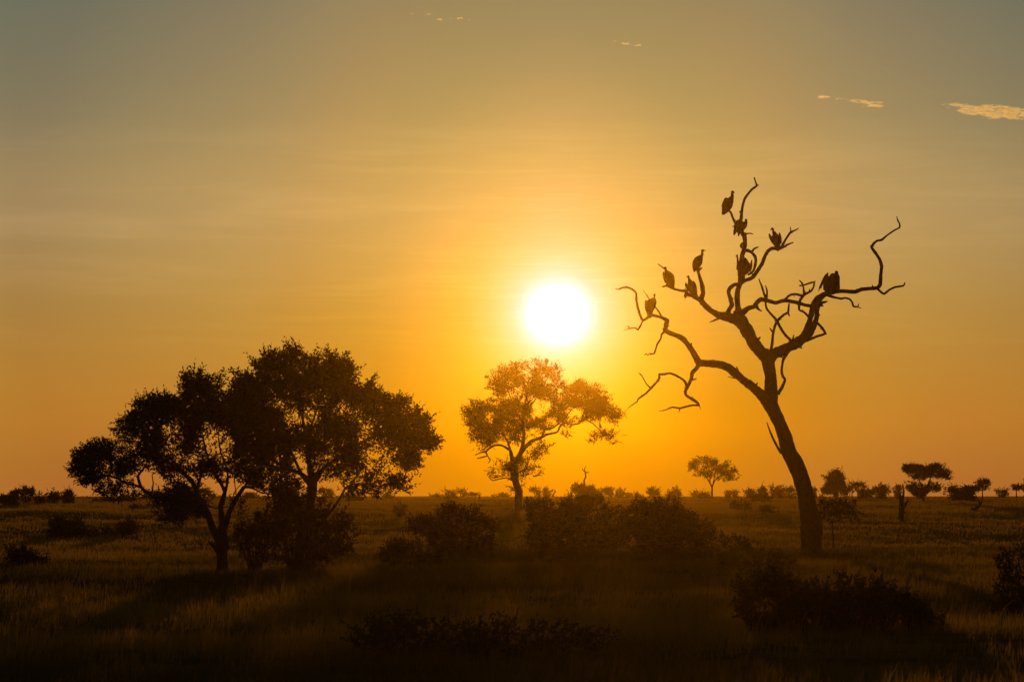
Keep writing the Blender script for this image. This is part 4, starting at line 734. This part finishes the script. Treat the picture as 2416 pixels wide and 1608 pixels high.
# right
simple_tree('bush', 'tiny shrub touching the right side of the dead tree trunk', 'bush', (1921, 1171), [EL(1921, 1156, 5, 6, jag=.2)], D=361, group=G_B, dens=1.0, leaf_px=2.8)
c = PL('R', [(180, 300), (240, 270), (290, 245), (340, 230), (390, 260), (420, 320), (400, 370), (440, 440), (440, 490), (330, 500), (200, 480), (180, 440), (230, 380), (250, 320)])
simple_tree('small_tree', 'bushy conical tree first right of the dead tree trunk', 'tree', (1975, 1170), [c], [('P', [(1975, 1169, 3), (1974, 1140, 2)], 0)], D=317, dens=1.8)
simple_tree('small_tree', 'low flat topped tree beside the bushy conical tree', 'tree', (2013, 1168), [EL(2012, 1142, 19, 5, jag=.08), EL(2008, 1152, 17, 7), EL(2034, 1145, 6, 6, jag=.3)], [('P', [(2010, 1168, 1.4), (2012, 1144, 1)], 0), ('P', [(2012, 1162, 1), (2025, 1145, .8)], 0)], D=333, group=G_T, dens=1.3)
simple_tree('bush', 'low mound of bush right of the low flat topped tree', 'bush', (2045, 1168), [EL(2042, 1157, 22, 6)], D=344, group=G_B, dens=1.6)
simple_tree('bush', 'wide round bush with a leafy top between two flat topped trees', 'bush', (2080, 1168), [EL(2078, 1150, 21, 9, jag=.12), EL(2082, 1157, 22, 5)], D=339, group=G_B, dens=1.4)
simple_tree('bush', 'small bush behind the left tips of the umbrella tree', 'bush', (2118, 1168), [EL(2119, 1152, 10, 7)], D=339, group=G_B, dens=1.3)
u1 = PL('R', [(1048, 212), (1080, 172), (1130, 168), (1190, 163), (1230, 180), (1280, 185), (1330, 172), (1385, 160), (1470, 175), (1530, 210), (1560, 240), (1578, 315), (1520, 320), (1440, 300), (1350, 290), (1280, 310), (1220, 325), (1150, 310), (1110, 270), (1090, 235)])
u2 = PL('R', [(1040, 390), (1075, 362), (1130, 352), (1210, 362), (1290, 395), (1350, 360), (1420, 365), (1500, 410), (1490, 485), (1450, 445), (1380, 440), (1310, 450), (1290, 500), (1240, 520), (1180, 480), (1120, 440), (1080, 420)])
simple_tree('umbrella_tree', 'umbrella shaped thorn tree with a flat dark crown above a second ragged tier', 'tree', (2179, 1186), [u1, u2],
 [('R', [(1276, 580, 12), (1270, 520, 13), (1285, 460, 12), (1310, 400, 9), (1340, 330, 8), (1360, 270, 6)], 0), ('R', [(1285, 460, 10), (1255, 385, 8), (1225, 325, 6), (1180, 260, 4)], .3), ('R', [(1300, 430, 7), (1380, 400, 5), (1460, 420, 3)], -.3), ('R', [(1275, 500, 8), (1200, 430, 6), (1110, 390, 4)], 0)], D=262, dens=1.7, leaf_px=3.2, depth=1.7)
simple_tree('bush', 'pale topped bush immediately right of the umbrella shaped tree', 'bush', (2250, 1180), [EL(2252, 1153, 17, 9, jag=.1), EL(2256, 1165, 18, 8)], D=278, group=G_B, dens=1.3)
simple_tree('bush', 'dense dark bush left of the lopsided flat topped tree', 'bush', (2285, 1182), [EL(2286, 1156, 18, 11, jag=.08), EL(2280, 1166, 20, 8)], D=273, group=G_B, dens=2.0)
simple_tree('small_tree', 'lopsided flat topped tree with a lower tuft, right of the dense dark bush', 'tree', (2318, 1164), [PL('R', [(1815, 350), (1850, 340), (1880, 320), (1930, 315), (1990, 345), (2005, 400), (1985, 425), (1940, 400), (1900, 370), (1840, 362)]), EL(2312, 1150, 14, 7)], [('P', [(2318, 1164, 1.3), (2318, 1150, 1), (2322, 1140, .8)], 0)], D=339, group=G_T, dens=1.9)
simple_tree('bush', 'sparse low scrub right of the lopsided flat topped tree', 'bush', (2365, 1166), [EL(2366, 1156, 15, 2.5, jag=.3)], D=394, group=G_B, dens=.9, leaf_px=2.8)
simple_tree('small_tree', 'small round headed tree nearest the right edge of the skyline', 'tree', (2397, 1164), [EL(2399, 1149, 13, 7, jag=.14)], [('P', [(2398, 1164, 1.2), (2398, 1150, .9)], 0)], D=339, group=G_T, dens=1.6)
simple_tree('bush', 'scrub cut by the right edge of the picture on the skyline', 'bush', (2425, 1160), [EL(2424, 1146, 11, 14, jag=.15)], D=328, group=G_B, dens=1.3)

def snag(name, label, base, limbs, D, cat='dead tree', m=M_DEADWOOD, group=None):
    root = empty(name, pt(base[0], base[1], D), label, cat, group); S = Skeleton(D); b = MB()
    for i, sp in enumerate(limbs):
        if i == 0:
            b.tube(S.limb(sp[0], sp[1], sp[2], .15), n=9, step=.12, rough=.08); b.build('trunk', m, root); b = MB()
        else: b.tube(S.limb(sp[0], sp[1], sp[2], .15), n=6, step=.12, rough=.08)
    if len(limbs) > 1: b.build('branch', m, root)
    return root
snag('dead_tree', 'thin bare sapling with a few twigs rising above the large domed bush', (1378, 1186), [('M', [(1243, 1450, 10), (1245, 1300, 8), (1245, 1260, 7), (1250, 1220, 7), (1262, 1190, 7), (1258, 1155, 7), (1252, 1125, 5), (1260, 1095, 4)], 0), ('M', [(1256, 1145, 6), (1236, 1130, 5), (1230, 1112, 4)], .2), ('M', [(1256, 1160, 5), (1270, 1148, 5), (1292, 1154, 4)], -.2), ('M', [(1262, 1185, 4), (1268, 1180, 3)], 0)], 264)
snag('dead_tree', 'short curved snag right of the dense rounded shrub', (1309, 1172), [('M', [(962, 1400, 8), (965, 1350, 7), (982, 1330, 6), (972, 1312, 4)], 0), ('M', [(962, 1370, 5), (948, 1345, 3)], 0)], 400)
snag('dead_tree', 'stubby snag at the left foot of the large domed bush', (1348, 1178), [('M', [(1130, 1440, 9), (1130, 1360, 9), (1124, 1325, 6)], 0), ('M', [(1130, 1360, 6), (1142, 1330, 4)], 0)], 300)
snag('stump', 'small leaning stump in the grass left of the tree under the sun', (1130, 1180), [('N', [(1850, 310, 6), (1855, 285, 7), (1862, 262, 5)], 0)], 300, cat='stump')
snag('dead_tree', 'broken forked dead trunk below the left side of the umbrella shaped tree', (2127, 1240), [('R', [(1020, 860, 44), (1025, 800, 34), (1035, 700, 30), (1042, 620, 30), (1040, 560, 22), (1055, 500, 13), (1062, 440, 9), (1050, 385, 5)], 0), ('R', [(1035, 600, 22), (1022, 530, 15), (1018, 470, 8)], .3), ('R', [(1055, 620, 22), (1085, 580, 15), (1118, 528, 5)], -.3), ('R', [(1055, 690, 10), (1090, 672, 5)], 0)], 186)
snag('fallen_log', 'twisted fallen dead branch with a raised fork, in the grass at the right', (2290, 1212), [('R', [(1775, 720, 10), (1785, 680, 18), (1795, 645, 20), (1830, 640, 17), (1862, 618, 14), (1885, 590, 13), (1872, 555, 11), (1850, 520, 7), (1835, 480, 4)], 0), ('R', [(1882, 592, 11), (1903, 562, 9), (1902, 520, 5)], -.3), ('R', [(1790, 660, 12), (1815, 700, 9)], .3)], 205, cat='log')
simple_tree('sapling', 'spindly sapling with a loose dark crown, right of the dead tree trunk', 'tree', (1966, 1292), [EL(1970, 1208, 28, 18, jag=.3), EL(2004, 1200, 20, 22, jag=.35), EL(1945, 1190, 12, 9, jag=.3)], [('R', [(305, 1060, 10), (300, 950, 9), (296, 850, 9), (292, 780, 8), (320, 700, 6), (400, 640, 4)], 0), ('R', [(293, 790, 6), (400, 740, 4), (500, 660, 3), (540, 560, 2)], .3), ('R', [(292, 780, 6), (240, 700, 4), (190, 600, 3)], 0), ('R', [(450, 740, 3), (440, 620, 3), (440, 530, 2)], 0), ('R', [(470, 620, 2.5), (525, 570, 2)], 0)], D=148, leaf_px=5, dens=.55, clump=9, twig_r=.7)

# ------------------------------------------------------------------ thickets in the middle and near grass
simple_tree('thicket', 'dense thicket wrapped round the twin trunk of the tallest leafy tree', 'bush', (690, 1338), [PL('L', [(1190, 1200), (1290, 1110), (1300, 1050), (1370, 985), (1450, 990), (1500, 1010), (1560, 985), (1600, 1040), (1610, 1090), (1700, 1090), (1750, 1170), (1755, 1270), (1700, 1370), (1620, 1420), (1560, 1440), (1500, 1450), (1400, 1430), (1300, 1300), (1230, 1270)])], D=114, leaf_px=9, clump=17, dens=0.55, stems=9, wood_px=4, twig_r=1.2, mleaf=M_LEAF, depth=2.2, feather=40, base_fill=False, drop=8)
simple_tree('bush', 'open leggy bush between the two large left trees', 'bush', (600, 1338), [PL('L', [(1015, 1290), (1060, 1190), (1130, 1180), (1190, 1140), (1250, 1090), (1330, 1070), (1330, 1200), (1340, 1350), (1290, 1420), (1160, 1430), (1060, 1400), (1020, 1340)])], D=110, leaf_px=9, clump=14, dens=0.3, stems=9, wood_px=3, twig_r=1.1, mleaf=M_LEAF, depth=1.6, feather=30, base_fill=False)
simple_tree('bush', 'hazy bush with feathery top left of the tree under the sun', 'bush', (1085, 1320), [PL('N', [(1370, 430), (1400, 410), (1470, 400), (1540, 370), (1620, 350), (1700, 315), (1740, 340), (1830, 350), (1850, 390), (1940, 400), (1985, 510), (1960, 640), (1850, 740), (1700, 760), (1600, 740), (1560, 620), (1480, 500), (1400, 470)])], D=136, leaf_px=6.5, clump=14, dens=0.75, stems=8, wood_px=2.5, twig_r=.9, depth=1.8, feather=70, base_fill=False, drop=9)
simple_tree('bush', 'low straggling scrub between the twin trunk and the feathery topped bush', 'bush', (960, 1345), [PL('N', [(1150, 680), (1230, 600), (1330, 570), (1420, 600), (1560, 640), (1600, 760), (1480, 800), (1250, 790)])], D=121, leaf_px=6, clump=14, dens=0.5, stems=7, wood_px=2, twig_r=.8, depth=1.5, feather=40, base_fill=False)
simple_tree('bush', 'faint small shrub in the grass right of the tallest leafy tree', 'bush', (945, 1222), [PL('N', [(1265, 350), (1310, 320), (1350, 345), (1350, 395), (1290, 400)])], dens=.7, clump=8)
simple_tree('bush', 'big hazy bush with uneven top right of the tree under the sun', 'bush', (1340, 1310), [PL('K', [(165, 400), (200, 370), (280, 385), (350, 400), (440, 400), (520, 380), (600, 370), (700, 370), (790, 400), (830, 440), (830, 520), (900, 560), (860, 700), (760, 800), (560, 840), (300, 830), (200, 790), (140, 680), (175, 560), (150, 470)])], D=142, leaf_px=6.5, clump=16, dens=.8, stems=9, wood_px=2.5, twig_r=.9, depth=2.4, feather=110, base_fill=False, drop=13)
simple_tree('bush', 'broad domed dark bush in the middle left of the dead tree', 'bush', (1565, 1322), [PL('K', [(900, 540), (940, 440), (1000, 395), (1080, 410), (1160, 400), (1240, 385), (1340, 385), (1400, 430), (1440, 500), (1530, 550), (1610, 570), (1620, 680), (1600, 800), (1480, 870), (1200, 880), (980, 860), (860, 780)])], D=137, leaf_px=6.5, clump=16, dens=1.2, stems=9, wood_px=2.5, twig_r=.9, depth=2.6, feather=110, base_fill=False, drop=12)
simple_tree('bush', 'dark rounded shrub in the left grass with a long shadow', 'bush', (158, 1262), [PL('W', [(460, 660), (500, 600), (510, 540), (560, 520), (620, 520), (680, 550), (760, 545), (800, 580), (860, 620), (880, 680), (700, 710), (520, 700)])], D=168, leaf_px=5.5, clump=10, dens=1.7, stems=6, depth=1.5, feather=30)
simple_tree('bush', 'faint low shrub to the right of the dark rounded shrub in the left grass', 'bush', (310, 1260), [PL('W', [(1170, 640), (1200, 570), (1270, 520), (1320, 540), (1350, 600), (1340, 670), (1240, 680)])], D=168, leaf_px=5, clump=9, dens=1.1, depth=1)
simple_tree('bush', 'long low scrub joining two shrubs in the left grass', 'bush', (250, 1262), [PL('W', [(860, 650), (950, 620), (1100, 620), (1180, 650), (1160, 690), (900, 695)])], D=169, leaf_px=5, clump=9, dens=1.2, depth=1)
simple_tree('bush', 'flat little bush in the far grass below the long skyline thicket', 'bush', (325, 1204), [EL(325, 1198, 18, 5, jag=.2)], dens=1.2)
simple_tree('bush', 'spindly thornbush low at the left edge', 'bush', (60, 1335), [PL('W', [(50, 880), (80, 820), (180, 840), (190, 780), (250, 780), (270, 850), (340, 860), (430, 880), (480, 960), (400, 1000), (220, 990), (80, 970)])], D=120, leaf_px=6, clump=11, dens=0.7, stems=7, wood_px=1.6, depth=1.0, feather=30)
simple_tree('bush', 'wide dark thicket in the near grass at the lower right', 'bush', (1960, 1530), [PL('P', [(1745, 1400), (1760, 1360), (1800, 1335), (1850, 1345), (1880, 1365), (1930, 1370), (1990, 1352), (2060, 1365), (2110, 1385), (2170, 1410), (2215, 1450), (2200, 1500), (2120, 1530), (1960, 1545), (1830, 1530), (1770, 1480)])], D=61, leaf_px=12, clump=26, dens=1.1, stems=12, wood_px=3, twig_r=1.2, depth=1.3, mleaf=M_LEAF, feather=90, base_fill=False, drop=18)
simple_tree('bush', 'wide dark scrub in the near grass at the bottom centre', 'bush', (1130, 1590), [PL('P', [(850, 1500), (870, 1475), (920, 1462), (990, 1470), (1060, 1478), (1150, 1470), (1230, 1482), (1330, 1488), (1420, 1500), (1440, 1510), (1380, 1560), (1250, 1600), (1000, 1605), (880, 1560)])], D=52, leaf_px=12, clump=26, dens=0.4, stems=12, wood_px=3, twig_r=1.2, depth=1.2, mleaf=M_LEAF, feather=50, base_fill=False)
simple_tree('bush', 'twiggy dark bush cut by the right edge above the near grass', 'bush', (2400, 1460), [PL('P', [(2330, 1440), (2350, 1370), (2370, 1310), (2400, 1280), (2460, 1290), (2490, 1380), (2480, 1450), (2400, 1465)])], D=72, leaf_px=9, clump=20, dens=0.3, stems=14, wood_px=2.2, twig_r=1, depth=.9, mleaf=M_LEAF, feather=20, base_fill=False, drop=15)
simple_tree('bush', 'thin grassy thornbush at the foot of the dead tree on its left', 'bush', (1770, 1345), [PL('P', [(1690, 1300), (1720, 1262), (1760, 1280), (1790, 1300), (1850, 1310), (1880, 1330), (1850, 1360), (1760, 1360), (1700, 1340)])], D=112, leaf_px=6, clump=13, dens=0.4, stems=7, wood_px=1.6, depth=1.0, feather=50, base_fill=False)

# ------------------------------------------------------------------ clouds, far outside the added haze volume
def vapour(sig, g):
    m = bpy.data.materials.new('cloud_vapour'); m.use_nodes = True; t = m.node_tree; t.nodes.clear()
    v = t.nodes.new('ShaderNodeVolumePrincipled'); o = t.nodes.new('ShaderNodeOutputMaterial')
    v.inputs['Color'].default_value = (0.86, 0.98, 1, 1); v.inputs['Density'].default_value = sig; v.inputs['Anisotropy'].default_value = g
    t.links.new(v.outputs[0], o.inputs['Volume']); return m
def cloud(label, blobs, D=6000.0, sig=0.03):
    V, Q, T, n = [], [], [], 0
    for cx, cy, rx, ry, cnt in blobs:
        k = max(2, int(cnt / 7)) if cnt > 60 else max(2, int(cnt / 12))
        for _ in range(k):
            th = rng.uniform(0, 2 * np.pi); r = math.sqrt(rng.random()) * 0.85
            px = cx + math.cos(th) * r * rx; py = cy + math.sin(th) * r * ry + (px - cx) * 0.05
            c = pt(px, py, D + rng.normal(0, 1) * ry / F * D)
            a = rng.uniform(.3, .75) * min(rx, 22) / F * D * 0.6; h = rng.uniform(.45, .9) * max(0.9, min(ry, 8) * .22) / F * D; dpt = h * rng.uniform(4, 8)
            tl = rng.normal(0.03, .05); nu, nv = 12, 7
            for i in range(nv + 1):
                ph = math.pi * i / nv
                for j in range(nu):
                    t_ = 2 * math.pi * j / nu; w_ = 1 + rng.normal(0, .1)
                    X = a * math.sin(ph) * math.cos(t_) * w_; Y = dpt * math.sin(ph) * math.sin(t_) * w_; Z = h * math.cos(ph) * w_
                    V.append((c[0] + X, c[1] + Y, c[2] + Z - X * tl * 1.0))
            for i in range(nv):
                for j in range(nu):
                    Q.append((n + i * nu + j, n + i * nu + (j + 1) % nu, n + (i + 1) * nu + (j + 1) % nu, n + (i + 1) * nu + j))
            n += (nv + 1) * nu
    o = mesh_obj('cloud', np.array(V), np.array(Q), vapour(sig, 0.72))
    md = o.modifiers.new('fuse', 'REMESH'); md.mode = 'VOXEL'; md.voxel_size = 0.5
    dg = bpy.context.evaluated_depsgraph_get(); me = bpy.data.meshes.new_from_object(o.evaluated_get(dg)); mt = o.data.materials[0]
    o.modifiers.clear(); o.data = me
    if not me.materials: me.materials.append(mt)
    return tag(o, label, 'cloud', 'small sunlit wisps of cloud')
cloud('largest bright cloud wisp, cut by the right edge of the picture', [(2235, 247, 16, 4, 90), (2236, 254, 14, 2, 40), (2268, 248, 30, 6, 320), (2300, 260, 48, 13, 1100), (2350, 262, 60, 17, 1700), (2340, 275, 30, 6, 300), (2400, 268, 50, 17, 1200), (2450, 272, 50, 12, 700)], sig=0.03)
cloud('thin slanting cloud wisp left of the largest one', [(1944, 229, 18, 4, 170), (1980, 233, 12, 2.6, 60), (1993, 234, 7, 1.5, 20), (2025, 239, 22, 4, 200), (2048, 243, 16, 4, 120), (2066, 249, 20, 4, 190), (2070, 242, 16, 2.5, 80), (2042, 253, 8, 1.5, 16)], sig=0.09)
cloud('tiny broken cloud wisp high above and right of the sun', [(1447, 97, 8, 2, 34), (1476, 102.5, 9, 3.4, 120), (1487, 105.5, 7, 2.4, 60), (1504, 107, 11, 2, 64)], sig=0.14)
cloud('faint scattered cloud wisp near the top centre', [(972, 33, 9, 3, 16), (1006, 33, 15, 2, 36), (1022, 30, 4, 1.6, 12), (1030, 46, 18, 3, 56), (1040, 46, 7, 2.6, 40), (1063, 43, 8, 1.6, 24), (1086, 44, 8, 4, 70), (1103, 46.5, 6, 1.2, 10)], sig=0.12)

# ------------------------------------------------------------------ haze volume added to stand in for lens glare round the sun
def build_glare_haze():
    x, y0, y1, z0, z1 = 236.0, -18.0, 772.0, -1.3, 17.6
    V = [(-x, y0, z0), (x, y0, z0), (x, y1, z0), (-x, y1, z0), (-x, y0, z1), (x, y0, z1), (x, y1, z1), (-x, y1, z1)]
    Q = [(0, 3, 2, 1), (4, 5, 6, 7), (0, 1, 5, 4), (1, 2, 6, 5), (2, 3, 7, 6), (3, 0, 4, 7)]
    m = bpy.data.materials.new('glare_haze'); m.use_nodes = True; t = m.node_tree; t.nodes.clear()
    v = t.nodes.new('ShaderNodeVolumePrincipled'); o = t.nodes.new('ShaderNodeOutputMaterial')
    v.inputs['Color'].default_value = (0.138, 0.092, 0.005, 1); v.inputs['Density'].default_value = 2.5e-4; v.inputs['Anisotropy'].default_value = 0.97
    t.links.new(v.outputs[0], o.inputs['Volume'])
    tag(mesh_obj('added_haze', np.array(V), np.array(Q), m, smooth=False), 'thin haze volume added for the amber lens glare toward the low sun', 'added_haze', kind='stuff')
build_glare_haze()
